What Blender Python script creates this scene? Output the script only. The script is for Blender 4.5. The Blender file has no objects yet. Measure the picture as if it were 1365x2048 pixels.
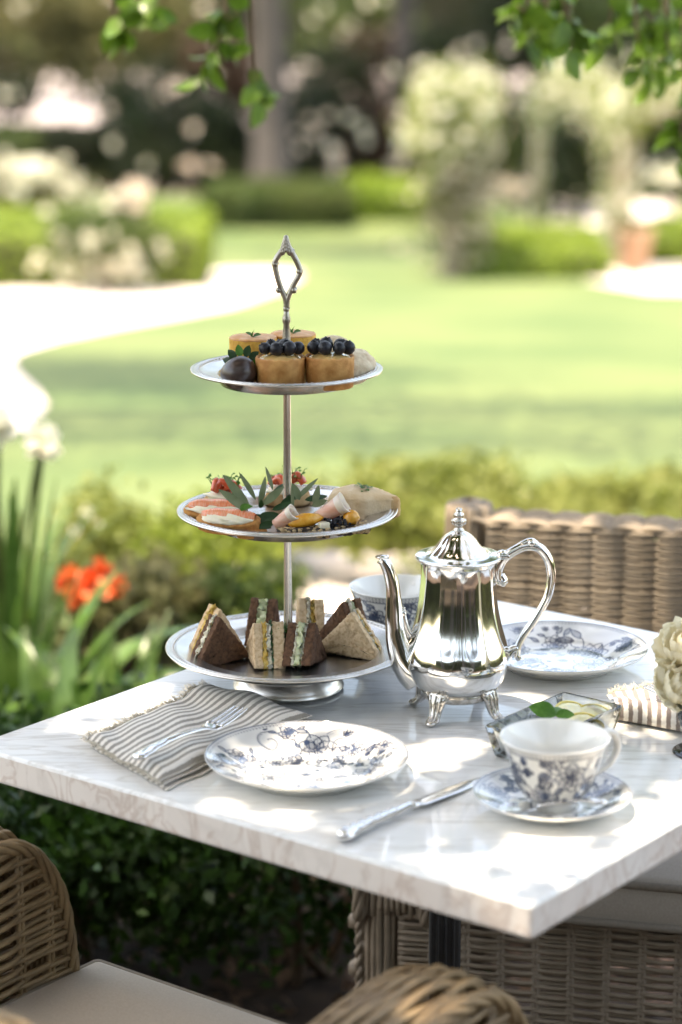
import bpy, math, random
import numpy as np
from mathutils import Vector, Matrix

R = math.radians
rng = np.random.default_rng(7)
random.seed(7)
S = bpy.context.scene
COL = S.collection

# ------------------------------------------------------------------ camera
CAM_H, PITCH, FPX = 1.60, 13.6, 4836.0
cd = bpy.data.cameras.new('camera')
cam = bpy.data.objects.new('camera', cd)
COL.objects.link(cam)
cam.location = (0, 0, CAM_H)
cam.rotation_euler = (R(90 - PITCH), 0, 0)
cd.sensor_fit = 'VERTICAL'
cd.sensor_height = 36.0
cd.sensor_width = 24.0
cd.lens = 85.0
cd.clip_start = 0.05
cd.clip_end = 2000
cd.dof.use_dof = True
cd.dof.focus_distance = 2.70
cd.dof.aperture_fstop = 2.8
cd.dof.aperture_blades = 0
S.camera = cam

# ------------------------------------------------------------------ sky, sun, exposure
SUN = Vector((-0.22, -0.12, 0.97)).normalized()
world = bpy.data.worlds.new('World')
S.world = world
world.use_nodes = True
nt = world.node_tree
bg = nt.nodes.get('Background') or nt.nodes.new('ShaderNodeBackground')
sky = nt.nodes.new('ShaderNodeTexSky')
sky.sky_type = 'NISHITA'
sky.sun_disc = False
sky.sun_elevation = math.asin(SUN.z)
sky.sun_rotation = math.atan2(SUN.x, SUN.y)
nt.links.new(sky.outputs[0], bg.inputs[0])
bg.inputs[1].default_value = 0.15
sky.dust_density = 3.0
sky.ozone_density = 0.6
sl = bpy.data.lights.new('sun', 'SUN')
sl.energy = 2.0
sl.angle = R(0.53)
sl.color = (1.0, 0.965, 0.92)
so = bpy.data.objects.new('sun', sl)
COL.objects.link(so)
so.rotation_euler = (-SUN).to_track_quat('-Z', 'Y').to_euler()
S.view_settings.view_transform = 'Standard'
S.view_settings.look = 'None'
S.view_settings.gamma = 1.0
S.view_settings.use_curve_mapping = False
S.view_settings.exposure = 2.62
S.view_settings.use_white_balance = True     # camera white balance set for the shade
S.view_settings.white_balance_temperature = 8350
S.view_settings.white_balance_tint = 10
S.render.engine = 'CYCLES'
S.cycles.use_denoising = True
S.cycles.max_bounces = 8
S.cycles.transparent_max_bounces = 8
S.cycles.caustics_reflective = False
S.cycles.caustics_refractive = False
S.cycles.sample_clamp_indirect = 6.0

# ------------------------------------------------------------------ photo pixel -> place helpers
def ray(px, py):
    u = (px - 682.5) / FPX
    v = (1024 - py) / FPX
    p = R(PITCH)
    return Vector((u, math.cos(p) + v * math.sin(p), -math.sin(p) + v * math.cos(p)))
def at_z(px, py, z):
    d = ray(px, py)
    return d * ((z - CAM_H) / d.z) + Vector((0, 0, CAM_H))
def at_y(px, py, y):
    d = ray(px, py)
    return d * (y / d.y) + Vector((0, 0, CAM_H))
def terrain(y):
    if y < 5: return 0.0
    if y < 27: return -0.09 * (y - 5)
    return -1.98
def at_ground(px, py, lift=0.0):
    z = 0.0
    for _ in range(60):
        p = at_z(px, py, z)
        z = 0.5 * z + 0.5 * terrain(p.y)
    p.z = terrain(p.y) + lift
    return p

# ------------------------------------------------------------------ mesh helpers
def new_mesh(name, V, F, mats, smooth=True, mi=None):
    me = bpy.data.meshes.new(name)
    V = np.asarray(V, dtype=np.float32).reshape(-1, 3)
    if isinstance(F, np.ndarray):
        n, k = F.shape
        me.vertices.add(len(V)); me.vertices.foreach_set('co', V.ravel())
        me.loops.add(n * k); me.loops.foreach_set('vertex_index', F.astype(np.int32).ravel())
        me.polygons.add(n)
        me.polygons.foreach_set('loop_start', np.arange(0, n * k, k, dtype=np.int32))
        me.polygons.foreach_set('loop_total', np.full(n, k, dtype=np.int32))
        me.update(calc_edges=True)
    else:
        me.from_pydata(V.tolist(), [], F)
    for m in (mats if isinstance(mats, (list, tuple)) else [mats]):
        me.materials.append(m)
    n = len(me.polygons)
    if smooth: me.polygons.foreach_set('use_smooth', np.ones(n, dtype=bool))
    if mi is not None: me.polygons.foreach_set('material_index', np.asarray(mi, dtype=np.int32))
    me.update()
    return me
def link(name, me, parent=None, loc=None, rot=None):
    o = bpy.data.objects.new(name, me)
    COL.objects.link(o)
    if parent is not None: o.parent = parent
    if loc is not None: o.location = loc
    if rot is not None: o.rotation_euler = rot
    return o
def tag(o, label, cat, group=None):
    o['label'] = label
    o['category'] = cat
    if group: o['group'] = group
    return o
def thing(name, label, cat, loc=(0, 0, 0), rz=0.0, group=None):
    o = bpy.data.objects.new(name, None)
    COL.objects.link(o)
    o.location = loc
    o.rotation_euler = (0, 0, rz)
    o.empty_display_size = 0.05
    return tag(o, label, cat, group)
def copy_tree(o, parent=None):
    c = o.copy()
    COL.objects.link(c)
    if parent is not None: c.parent = parent
    for ch in KIDS.get(o.name, list(o.children)):
        copy_tree(ch, c)
    return c
KIDS = {}

class MB:
    def __init__(s): s.V = []; s.F = []; s.n = 0; s.mi = []
    def add(s, VF, mi=0):
        V, F = VF
        V = np.asarray(V, dtype=float).reshape(-1, 3)
        s.V.append(V)
        for f in F:
            s.F.append([int(i) + s.n for i in f]); s.mi.append(mi)
        s.n += len(V)
        return s
    def mesh(s, name, mats, smooth=True):
        return new_mesh(name, np.concatenate(s.V), s.F, mats, smooth, s.mi)
    def obj(s, name, mats, parent=None, loc=None, rot=None, smooth=True):
        return link(name, s.mesh(name, mats, smooth), parent, loc, rot)

def loft(rings, caps=True, closed=False):
    k = len(rings[0])
    V = np.concatenate([np.asarray(r, dtype=float).reshape(-1, 3) for r in rings])
    F = []
    m = len(rings)
    for i in range(m if closed else m - 1):
        a = i * k; b = ((i + 1) % m) * k
        for j in range(k):
            j2 = (j + 1) % k
            F.append((a + j, a + j2, b + j2, b + j))
    if caps and not closed:
        F.append(tuple(range(k - 1, -1, -1)))
        F.append(tuple((m - 1) * k + j for j in range(k)))
    return V, F
def lathe(prof, n=48):
    V = []; F = []
    idx = []
    for r, z in prof:
        if r < 1e-6:
            idx.append([len(V)]); V.append((0, 0, z))
        else:
            s = len(V)
            for j in range(n):
                a = 2 * math.pi * j / n
                V.append((r * math.cos(a), r * math.sin(a), z))
            idx.append(list(range(s, s + n)))
    for a, b in zip(idx[:-1], idx[1:]):
        for j in range(n):
            j2 = (j + 1) % n
            if len(a) == 1 and len(b) == 1: continue
            if len(a) == 1: F.append((a[0], b[j], b[j2]))
            elif len(b) == 1: F.append((a[j2], a[j], b[0]))
            else: F.append((a[j], b[j], b[j2], a[j2]))
    return np.array(V), F
def frames(P, closed=False):
    P = np.asarray(P, dtype=float)
    m = len(P)
    T = np.zeros_like(P)
    T[1:-1] = P[2:] - P[:-2]
    if closed:
        T[0] = P[1] - P[-1]; T[-1] = P[0] - P[-2]
    else:
        T[0] = P[1] - P[0]; T[-1] = P[-1] - P[-2]
    T /= (np.linalg.norm(T, axis=1, keepdims=True) + 1e-12)
    up = np.array([0, 0, 1.0]) if abs(T[0][2]) < 0.9 else np.array([1.0, 0, 0])
    U = np.zeros_like(P); W = np.zeros_like(P)
    u = np.cross(up, T[0]); u /= np.linalg.norm(u)
    for i in range(m):
        u = u - T[i] * np.dot(u, T[i])
        u /= (np.linalg.norm(u) + 1e-12)
        U[i] = u; W[i] = np.cross(T[i], u)
    return P, U, W
def tube(P, rad, n=8, closed=False, caps=True):
    P, U, W = frames(P, closed)
    m = len(P)
    rr = np.full(m, rad, dtype=float) if np.isscalar(rad) else np.asarray(rad, dtype=float)
    a = np.arange(n) * 2 * math.pi / n
    rings = [P[i] + rr[i] * (np.outer(np.cos(a), U[i]) + np.outer(np.sin(a), W[i])) for i in range(m)]
    return loft(rings, caps, closed)
def smooth_path(P, k=6):
    P = [np.asarray(p, dtype=float) for p in P]
    P = [2 * P[0] - P[1]] + P + [2 * P[-1] - P[-2]]
    out = []
    for i in range(1, len(P) - 2):
        p0, p1, p2, p3 = P[i - 1:i + 3]
        for t in np.linspace(0, 1, k, endpoint=False):
            out.append(0.5 * ((2 * p1) + (-p0 + p2) * t + (2 * p0 - 5 * p1 + 4 * p2 - p3) * t ** 2 + (-p0 + 3 * p1 - 3 * p2 + p3) * t ** 3))
    out.append(P[-2])
    return np.array(out)
def box(x0, x1, y0, y1, z0, z1):
    V = [(x, y, z) for z in (z0, z1) for y in (y0, y1) for x in (x0, x1)]
    F = [(0, 2, 3, 1), (4, 5, 7, 6), (0, 1, 5, 4), (2, 6, 7, 3), (0, 4, 6, 2), (1, 3, 7, 5)]
    return V, F
def rrect(x0, x1, y0, y1, r, z, n=4):
    out = []
    for cx, cy, a0 in ((x1 - r, y1 - r, 0), (x0 + r, y1 - r, 90), (x0 + r, y0 + r, 180), (x1 - r, y0 + r, 270)):
        for k in range(n + 1):
            a = R(a0 + 90 * k / n)
            out.append((cx + r * math.cos(a), cy + r * math.sin(a), z))
    return np.array(out)
def rbox(x0, x1, y0, y1, z0, z1, r=0.003, rc=None, n=4):
    rc = rc or r * 1.5
    rings = []
    for d, z in ((r, z0), (r * .3, z0 + r * .3), (0, z0 + r), (0, z1 - r), (r * .3, z1 - r * .3), (r, z1)):
        rings.append(rrect(x0 + d, x1 - d, y0 + d, y1 - d, rc, z, n))
    return loft(rings)
def blob(rx, ry, rz, nu=20, nv=12, amp=0.0, freq=3.0, seed=0, flat=-9.0):
    rr = np.random.default_rng(seed)
    ph = rr.uniform(0, 6.28, (5, 3)); fr = rr.uniform(.6, 1.4, (5, 3)) * freq
    V = []; F = []
    for i in range(nv + 1):
        th = math.pi * i / nv
        for j in range(nu):
            a = 2 * math.pi * j / nu
            d = np.array([math.sin(th) * math.cos(a), math.sin(th) * math.sin(a), math.cos(th)])
            k = 1 + amp * sum(math.sin(float(fr[q] @ d) + ph[q, 0]) for q in range(5)) / 2
            p = d * k * np.array([rx, ry, rz])
            p[2] = max(p[2], flat)
            V.append(p)
    for i in range(nv):
        for j in range(nu):
            j2 = (j + 1) % nu
            F.append((i * nu + j, (i + 1) * nu + j, (i + 1) * nu + j2, i * nu + j2))
    return np.array(V), F
def prism(poly, z0, z1, bev=0.001, jit=0.0, step=0.004, layers=3, seed=1):
    """polygon in xy extruded along z, edges densified and softened"""
    poly = np.asarray(poly, dtype=float)
    pts = []
    for i in range(len(poly)):
        a, b = poly[i], poly[(i + 1) % len(poly)]
        k = max(1, int(np.linalg.norm(b - a) / step))
        for t in range(k): pts.append(a + (b - a) * t / k)
    pts = np.array(pts)
    c = pts.mean(0)
    for _ in range(1):
        pts = 0.5 * pts + 0.25 * (np.roll(pts, 1, 0) + np.roll(pts, -1, 0))
    rr = np.random.default_rng(seed)
    h = z1 - z0
    rings = []
    sc = np.abs(pts - c).max()
    lev = [(z0, 1 - .7), (z0, 1 - .35), (z0, 1 - bev / sc), (z0 + bev, 1)] + [(z0 + h * t / (layers + 1), 1) for t in range(1, layers + 1)] + [(z1 - bev, 1), (z1, 1 - bev / sc), (z1, 1 - .35), (z1, 1 - .7)]
    for z, s in lev:
        q = c + (pts - c) * s
        r3 = np.column_stack([q, np.full(len(q), z)])
        r3 += rr.normal(0, 1, r3.shape) * jit * np.array([1, 1, .7])
        rings.append(r3)
    return loft(rings)
def xf(VF, M):
    V, F = VF
    V = np.asarray(V, dtype=float)
    M = np.array(M)
    return V @ M[:3, :3].T + M[:3, 3], F
def leaf_geo(L, W, fold=0.25, curl=0.3, n=6, base=(0, 0, 0), d=(0, 1, 0), up=(0, 0, 1), tip=1.0, thick=0.0):
    d = Vector(d).normalized(); u = Vector(up); s = d.cross(u)
    if s.length < 1e-4: s = Vector((1, 0, 0))
    s.normalize(); u = s.cross(d)
    V = []; F = []
    for i in range(n + 1):
        t = i / n
        w = W * 0.5 * (math.sin(math.pi * min(1, t ** 0.85)) ** 0.8 if 0 < t < 1 else 0.0) + 0.0002
        c = Vector(base) + d * (L * t) + u * (curl * L * (t - t * t * 1.6))
        V += [c - s * w + u * (fold * w), c, c + s * w + u * (fold * w)]
    for i in range(n):
        a = i * 3
        F += [(a, a + 1, a + 4, a + 3), (a + 1, a + 2, a + 5, a + 4)]
    return [tuple(v) for v in V], F
def leaf_cloud(P, size, rg, aspect=0.55, nrm=None, droop=0.0):
    """N diamond leaves; returns V (4N,3), F (N,4)"""
    P = np.asarray(P); N = len(P)
    sz = np.broadcast_to(size, (N,)) * rg.uniform(.7, 1.25, N)
    d = rg.normal(0, 1, (N, 3)); d[:, 2] -= droop
    d /= np.linalg.norm(d, axis=1, keepdims=True)
    n = rg.normal(0, 1, (N, 3)) if nrm is None else nrm + rg.normal(0, .55, (N, 3))
    s = np.cross(d, n); s /= (np.linalg.norm(s, axis=1, keepdims=True) + 1e-9)
    nn = np.cross(s, d)
    L = sz[:, None]; W = L * aspect * .5
    a = P - d * L * .5
    b = P + d * L * .5 - nn * L * .12
    V = np.stack([a, P - s * W + nn * L * .06, b, P + s * W + nn * L * .06], 1).reshape(-1, 3)
    F = np.arange(4 * N).reshape(N, 4)
    return V, F

# ------------------------------------------------------------------ materials
def mat(name, c1, c2=None, scale=50.0, rough=0.6, metal=0.0, bump=0.0, bscale=None, coat=0.0, transl=0.0, spec=0.5,
        detail=4.0, rough2=None, stretch=(1, 1, 1), lo=0.35, hi=0.65, sheen=0.0, sss=0.0):
    m = bpy.data.materials.new(name)
    m.use_nodes = True
    t = m.node_tree
    b = t.nodes['Principled BSDF']
    b.inputs['Roughness'].default_value = rough
    b.inputs['Metallic'].default_value = metal
    b.inputs['Specular IOR Level'].default_value = spec
    b.inputs['Coat Weight'].default_value = coat
    b.inputs['Coat Roughness'].default_value = 0.05
    if sheen: b.inputs['Sheen Weight'].default_value = sheen
    if sss:
        b.inputs['Subsurface Weight'].default_value = sss
        b.inputs['Subsurface Radius'].default_value = (0.01, 0.006, 0.003)
        b.inputs['Subsurface Scale'].default_value = 0.5
    tc = t.nodes.new('ShaderNodeTexCoord')
    mp = t.nodes.new('ShaderNodeMapping')
    mp.inputs['Scale'].default_value = stretch
    t.links.new(tc.outputs['Object'], mp.inputs[0])
    colsock = None
    if c2 is not None:
        nz = t.nodes.new('ShaderNodeTexNoise')
        nz.inputs['Scale'].default_value = scale
        nz.inputs['Detail'].default_value = detail
        t.links.new(mp.outputs[0], nz.inputs['Vector'])
        rp = t.nodes.new('ShaderNodeValToRGB')
        rp.color_ramp.elements[0].position = lo
        rp.color_ramp.elements[1].position = hi
        rp.color_ramp.elements[0].color = (*c1, 1)
        rp.color_ramp.elements[1].color = (*c2, 1)
        t.links.new(nz.outputs['Fac'], rp.inputs[0])
        colsock = rp.outputs[0]
        t.links.new(colsock, b.inputs['Base Color'])
    else:
        b.inputs['Base Color'].default_value = (*c1, 1)
    if bump:
        n2 = t.nodes.new('ShaderNodeTexNoise')
        n2.inputs['Scale'].default_value = bscale or scale
        n2.inputs['Detail'].default_value = 5
        t.links.new(mp.outputs[0], n2.inputs['Vector'])
        bp_ = t.nodes.new('ShaderNodeBump')
        bp_.inputs['Strength'].default_value = bump
        bp_.inputs['Distance'].default_value = 0.002
        t.links.new(n2.outputs['Fac'], bp_.inputs['Height'])
        t.links.new(bp_.outputs[0], b.inputs['Normal'])
    if transl:
        tr = t.nodes.new('ShaderNodeBsdfTranslucent')
        if colsock: t.links.new(colsock, tr.inputs[0])
        else: tr.inputs[0].default_value = (*c1, 1)
        mx = t.nodes.new('ShaderNodeMixShader')
        mx.inputs[0].default_value = transl
        t.links.new(b.outputs[0], mx.inputs[1]); t.links.new(tr.outputs[0], mx.inputs[2])
        t.links.new(mx.outputs[0], t.nodes['Material Output'].inputs[0])
    return m

def marble_mat(name, rough, base=(.76, .755, .73), vein=(.38, .33, .27), warm=None, st=(2.2, 14, 14)):
    m = bpy.data.materials.new(name); m.use_nodes = True
    t = m.node_tree; b = t.nodes['Principled BSDF']
    tc = t.nodes.new('ShaderNodeTexCoord')
    rot = t.nodes.new('ShaderNodeMapping'); rot.inputs['Rotation'].default_value = (0, 0, R(-37))
    t.links.new(tc.outputs['Object'], rot.inputs[0])
    mp = t.nodes.new('ShaderNodeMapping'); mp.inputs['Scale'].default_value = st
    t.links.new(rot.outputs[0], mp.inputs[0])
    def noise(sc, det, dist):
        n = t.nodes.new('ShaderNodeTexNoise')
        n.inputs['Scale'].default_value = sc; n.inputs['Detail'].default_value = det; n.inputs['Distortion'].default_value = dist
        t.links.new(mp.outputs[0], n.inputs['Vector']); return n
    def ramp(n, stops):
        r = t.nodes.new('ShaderNodeValToRGB')
        e = r.color_ramp.elements
        e[0].position, e[0].color = stops[0][0], (*[stops[0][1]] * 3, 1)
        e[1].position, e[1].color = stops[-1][0], (*[stops[-1][1]] * 3, 1)
        for p, v in stops[1:-1]:
            q = e.new(p); q.color = (v, v, v, 1)
        t.links.new(n.outputs['Fac'], r.inputs[0]); return r
    v1 = ramp(noise(3.0, 6, .8), [(.46, 0), (.497, .75), (.503, .75), (.54, 0)])
    v2 = ramp(noise(1.6, 8, 1.4), [(.44, 0), (.5, 1), (.55, 0)])
    cl = ramp(noise(1.2, 4, .3), [(.3, 0), (.7, 1)])
    def mixc(f, a, b_):
        x = t.nodes.new('ShaderNodeMix'); x.data_type = 'RGBA'
        if isinstance(f, float): x.inputs[0].default_value = f
        else: t.links.new(f, x.inputs[0])
        for s_, i in ((a, 6), (b_, 7)):
            if isinstance(s_, tuple): x.inputs[i].default_value = (*s_, 1)
            else: t.links.new(s_, x.inputs[i])
        return x.outputs[2]
    ml = t.nodes.new('ShaderNodeMath'); ml.operation = 'MULTIPLY'; ml.inputs[1].default_value = .48
    t.links.new(v1.outputs[0], ml.inputs[0])
    ml2 = t.nodes.new('ShaderNodeMath'); ml2.operation = 'MULTIPLY'; ml2.inputs[1].default_value = .3
    t.links.new(v2.outputs[0], ml2.inputs[0])
    c = mixc(cl.outputs[0], base, warm or tuple(x * .93 for x in base))
    c = mixc(ml2.outputs[0], c, tuple(x * .72 for x in base))
    c = mixc(ml.outputs[0], c, vein)
    t.links.new(c, b.inputs['Base Color'])
    b.inputs['Roughness'].default_value = rough
    return m
M = {}
M['marble'] = marble_mat('polished_marble', .07)
M['marble_edge'] = marble_mat('honed_marble_edge', .42, (.72, .64, .58), (.38, .24, .17), (.76, .71, .66), (9, 9, 5))
M['silver'] = mat('polished_silver', (.87, .86, .84), (.82, .805, .78), 30, .095, 1.0, bump=.015, bscale=60)
M['silver_dark'] = mat('oxidised_silver', (.72, .69, .65), (.42, .39, .35), 160, .2, 1.0, bump=.35, bscale=190)
M['cutlery'] = mat('silver_cutlery', (.82, .81, .80), (.70, .69, .68), 60, .14, 1.0, bump=.05, bscale=120)
M['pewter'] = mat('brushed_pewter', (.66, .64, .61), (.58, .56, .53), 40, .27, 1.0, bump=.04, bscale=300, stretch=(1, 1, 6))
M['pewter_rough'] = mat('cast_pewter', (.46, .42, .36), (.34, .31, .26), 90, .42, 1.0, bump=.3, bscale=260)
M['wicker'] = mat('wicker_rattan', (.27, .185, .098), (.16, .105, .055), 25, .5, bump=.25, bscale=300, spec=.4)
M['wicker_grey'] = mat('wicker_weathered', (.30, .235, .168), (.215, .165, .113), 25, .5, bump=.25, bscale=300, spec=.4)
M['fabric'] = mat('beige_canvas', (.42, .365, .30), (.37, .32, .262), 400, .9, bump=.5, bscale=22, sheen=.2)
M['piping'] = mat('beige_piping', (.25, .21, .165), (.21, .18, .14), 300, .9, bump=.2, bscale=900)
M['black'] = mat('black_powder_coat', (.012, .012, .013), (.02, .02, .02), 40, .5)
M['porcelain'] = mat('cream_porcelain', (.74, .71, .65), None, rough=.12, coat=.6)
M['soil'] = mat('mulch_soil', (.028, .018, .012), (.065, .043, .030), 14, .95, bump=1.0, bscale=40, detail=8)
M['lawn'] = mat('mown_lawn', (.050, .087, .020), (.094, .124, .036), .9, .9, bump=.6, bscale=60, detail=8)
M['gravel'] = mat('pale_paving', (.52, .44, .40), (.64, .57, .53), 5, .9, bump=.4, bscale=30, detail=8)
M['drive'] = mat('pink_grey_drive', (.30, .26, .26), (.38, .34, .33), 1.2, .9)
def leafm(n, a, b, sc=3.0, rough=.5, tr=.4): return mat(n, a, b, sc, rough, transl=tr, spec=.28, lo=.38, hi=.62)
M['leaf_canopy'] = leafm('leaf_canopy', (.045, .095, .016), (.085, .15, .03), 2)
M['leaf_sprig'] = leafm('leaf_sprig', (.06, .14, .014), (.11, .20, .025), 9, .3)
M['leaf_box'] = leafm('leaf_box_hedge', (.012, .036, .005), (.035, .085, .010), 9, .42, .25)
M['leaf_dark'] = leafm('leaf_dark', (.010, .020, .006), (.026, .036, .012), 1.2)
M['leaf_mid'] = leafm('leaf_mid', (.04, .072, .014), (.075, .10, .024), 1.2)
M['leaf_olive'] = leafm('leaf_olive_green', (.10, .105, .04), (.15, .14, .06), 1.5)
M['leaf_lime'] = leafm('leaf_lime', (.13, .18, .022), (.18, .22, .035), 1.6)
M['leaf_hedge'] = leafm('leaf_clipped_hedge', (.12, .19, .014), (.17, .24, .025), 1.5, .5, .12)
M['leaf_brown'] = leafm('leaf_bronze', (.045, .026, .016), (.075, .046, .028), 1.2)
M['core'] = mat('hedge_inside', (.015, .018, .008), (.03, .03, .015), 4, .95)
M['bark'] = mat('grey_bark', (.055, .045, .041), (.09, .076, .069), 8, .9, bump=.8, bscale=20, stretch=(1, 1, .25))
M['twig'] = mat('brown_twig', (.10, .065, .04), (.16, .11, .07), 20, .85)
M['timber'] = mat('weathered_timber', (.40, .33, .25), (.48, .41, .33), 6, .85, stretch=(1, 1, .2))
M['white_petal_or_glint'] = mat('white_petal_or_glint', (.78, .76, .66), (.74, .72, .56), 8, .6, transl=.3)
M['pink_petal_or_glint'] = mat('pink_petal_or_glint', (.80, .67, .55), (.84, .76, .65), 6, .6, transl=.3)  # petal colour, also worn by the added light spots on back shrubs
M['red_petal'] = mat('orange_red_petal', (.72, .10, .03), (.78, .22, .06), 20, .5, transl=.3)
M['rose_petal'] = mat('cream_rose_petal', (.86, .80, .63), (.88, .83, .66), 30, .5, transl=.4)
M['strap_leaf'] = mat('strap_leaf', (.06, .13, .022), (.11, .19, .045), 12, .25, transl=.3)
M['terracotta'] = mat('terracotta', (.34, .21, .14), (.42, .28, .19), 6, .85)
M['white_paint'] = mat('white_paint', (.8, .79, .78), (.75, .74, .73), 4, .6)
# food
M['bread_white'] = mat('wheat_bread', (.58, .37, .20), (.78, .57, .35), 260, .9, bump=.5, bscale=300, lo=.34, hi=.56)
M['bread_rye'] = mat('dark_rye_bread', (.078, .036, .018), (.155, .074, .037), 260, .9, bump=.8, bscale=300, lo=.34, hi=.6)
M['cream'] = mat('cream_cheese', (.76, .70, .56), (.72, .64, .46), 120, .5, bump=.3, bscale=200, sss=.2)
M['egg'] = mat('egg_filling', (.74, .42, .05), (.78, .58, .20), 200, .5, bump=.8, bscale=260)
M['cucumber'] = mat('cucumber_slices', (.46, .52, .27), (.60, .62, .40), 160, .35, sss=.2)
M['cucumber_skin'] = mat('cucumber_skin', (.03, .10, .02), (.06, .16, .04), 150, .3)
M['pastry'] = mat('tart_crust', (.70, .36, .12), (.48, .20, .05), 75, .7, bump=.35, bscale=500)
M['custard'] = mat('caramel_custard', (.58, .33, .11), (.68, .45, .19), 90, .15, coat=.6)
M['blueberry'] = mat('blueberry_skin', (.008, .009, .013), (.018, .019, .026), 60, .42, coat=.12, spec=.3)
M['chocolate'] = mat('dark_chocolate', (.045, .027, .021), (.06, .037, .03), 30, .28)
M['lemon_cake'] = mat('lemon_sponge', (.72, .41, .07), (.60, .30, .045), 150, .75, bump=.9, bscale=250)
M['icing'] = mat('sugar_glaze', (.72, .42, .22), (.62, .26, .08), 90, .55)
M['biscuit'] = mat('almond_biscuit', (.66, .50, .33), (.80, .68, .50), 130, .85, bump=.8, bscale=160)
M['toast'] = mat('golden_toast', (.52, .24, .06), (.36, .13, .03), 120, .8, bump=.8, bscale=300)
M['salmon'] = mat('smoked_salmon', (.80, .19, .075), (.82, .38, .23), 60, .25, stretch=(14, 2, 2), coat=.3, sss=.3)
M['prawn'] = mat('red_pepper_flesh', (.60, .055, .02), (.72, .13, .04), 80, .2, coat=.6)
M['ham'] = mat('cured_ham', (.72, .36, .25), (.78, .50, .38), 50, .35, stretch=(1, 1, 5), sss=.3)
M['ham_fat'] = mat('cured_ham_fat', (.80, .70, .60), (.76, .64, .54), 60, .35, sss=.3)
M['orange'] = mat('orange_segment', (.74, .30, .02), (.80, .40, .05), 120, .2, coat=.5, bump=.5, bscale=300)
M['seed_crust'] = mat('seeded_crust', (.36, .22, .10), (.60, .45, .26), 170, .85, bump=1.0, bscale=280)
M['black_bread'] = mat('black_rye', (.02, .013, .01), (.05, .033, .022), 240, .8, bump=1.0, bscale=300)
M['scone'] = mat('baked_scone', (.66, .45, .25), (.76, .58, .38), 50, .85, bump=.7, bscale=170)
M['scone_crust'] = mat('browned_scone_edge', (.47, .25, .09), (.58, .39, .2), 50, .85, bump=.6, bscale=170)
M['sage'] = leafm('sage_leaf', (.14, .18, .09), (.20, .235, .13), 60, .55, .15)
M['olive_leaf'] = leafm('glossy_olive_leaf', (.02, .055, .018), (.045, .09, .03), 40, .3, .12)
M['dry_leaf'] = leafm('dry_leaf', (.16, .10, .065), (.30, .20, .14), 9)
M['leaf_sunny'] = leafm('leaf_yellow_green', (.14, .175, .035), (.20, .22, .06), 6)
M['herb'] = leafm('fresh_herb', (.05, .15, .018), (.09, .22, .04), 90, .4, .2)
M['lemon'] = mat('lemon_flesh', (.84, .78, .42), (.86, .82, .58), 90, .25, coat=.5, sss=.3)
M['lemon_rind'] = mat('lemon_rind', (.80, .68, .22), (.78, .62, .16), 120, .4)
M['straw'] = mat('linen_fringe', (.66, .60, .50), (.56, .50, .40), 90, .9)

def glass_mat(name, tint=(.97, 1, .99), ior=1.5, rough=0.0):
    m = bpy.data.materials.new(name); m.use_nodes = True
    t = m.node_tree
    t.nodes.remove(t.nodes['Principled BSDF'])
    g = t.nodes.new('ShaderNodeBsdfGlass')
    g.inputs[0].default_value = (*tint, 1); g.inputs['Roughness'].default_value = rough; g.inputs['IOR'].default_value = ior
    tr = t.nodes.new('ShaderNodeBsdfTransparent'); tr.inputs[0].default_value = (.96, .98, .97, 1)
    gl = t.nodes.new('ShaderNodeBsdfGlossy'); gl.inputs['Roughness'].default_value = .02
    a = t.nodes.new('ShaderNodeMixShader'); a.inputs[0].default_value = .13
    t.links.new(tr.outputs[0], a.inputs[1]); t.links.new(g.outputs[0], a.inputs[2])
    fr = t.nodes.new('ShaderNodeFresnel'); fr.inputs[0].default_value = 1.45
    b = t.nodes.new('ShaderNodeMixShader')
    t.links.new(fr.outputs[0], b.inputs[0]); t.links.new(a.outputs[0], b.inputs[1]); t.links.new(gl.outputs[0], b.inputs[2])
    t.links.new(b.outputs[0], t.nodes['Material Output'].inputs[0])
    return m
M['glass'] = glass_mat('clear_glass')

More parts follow.
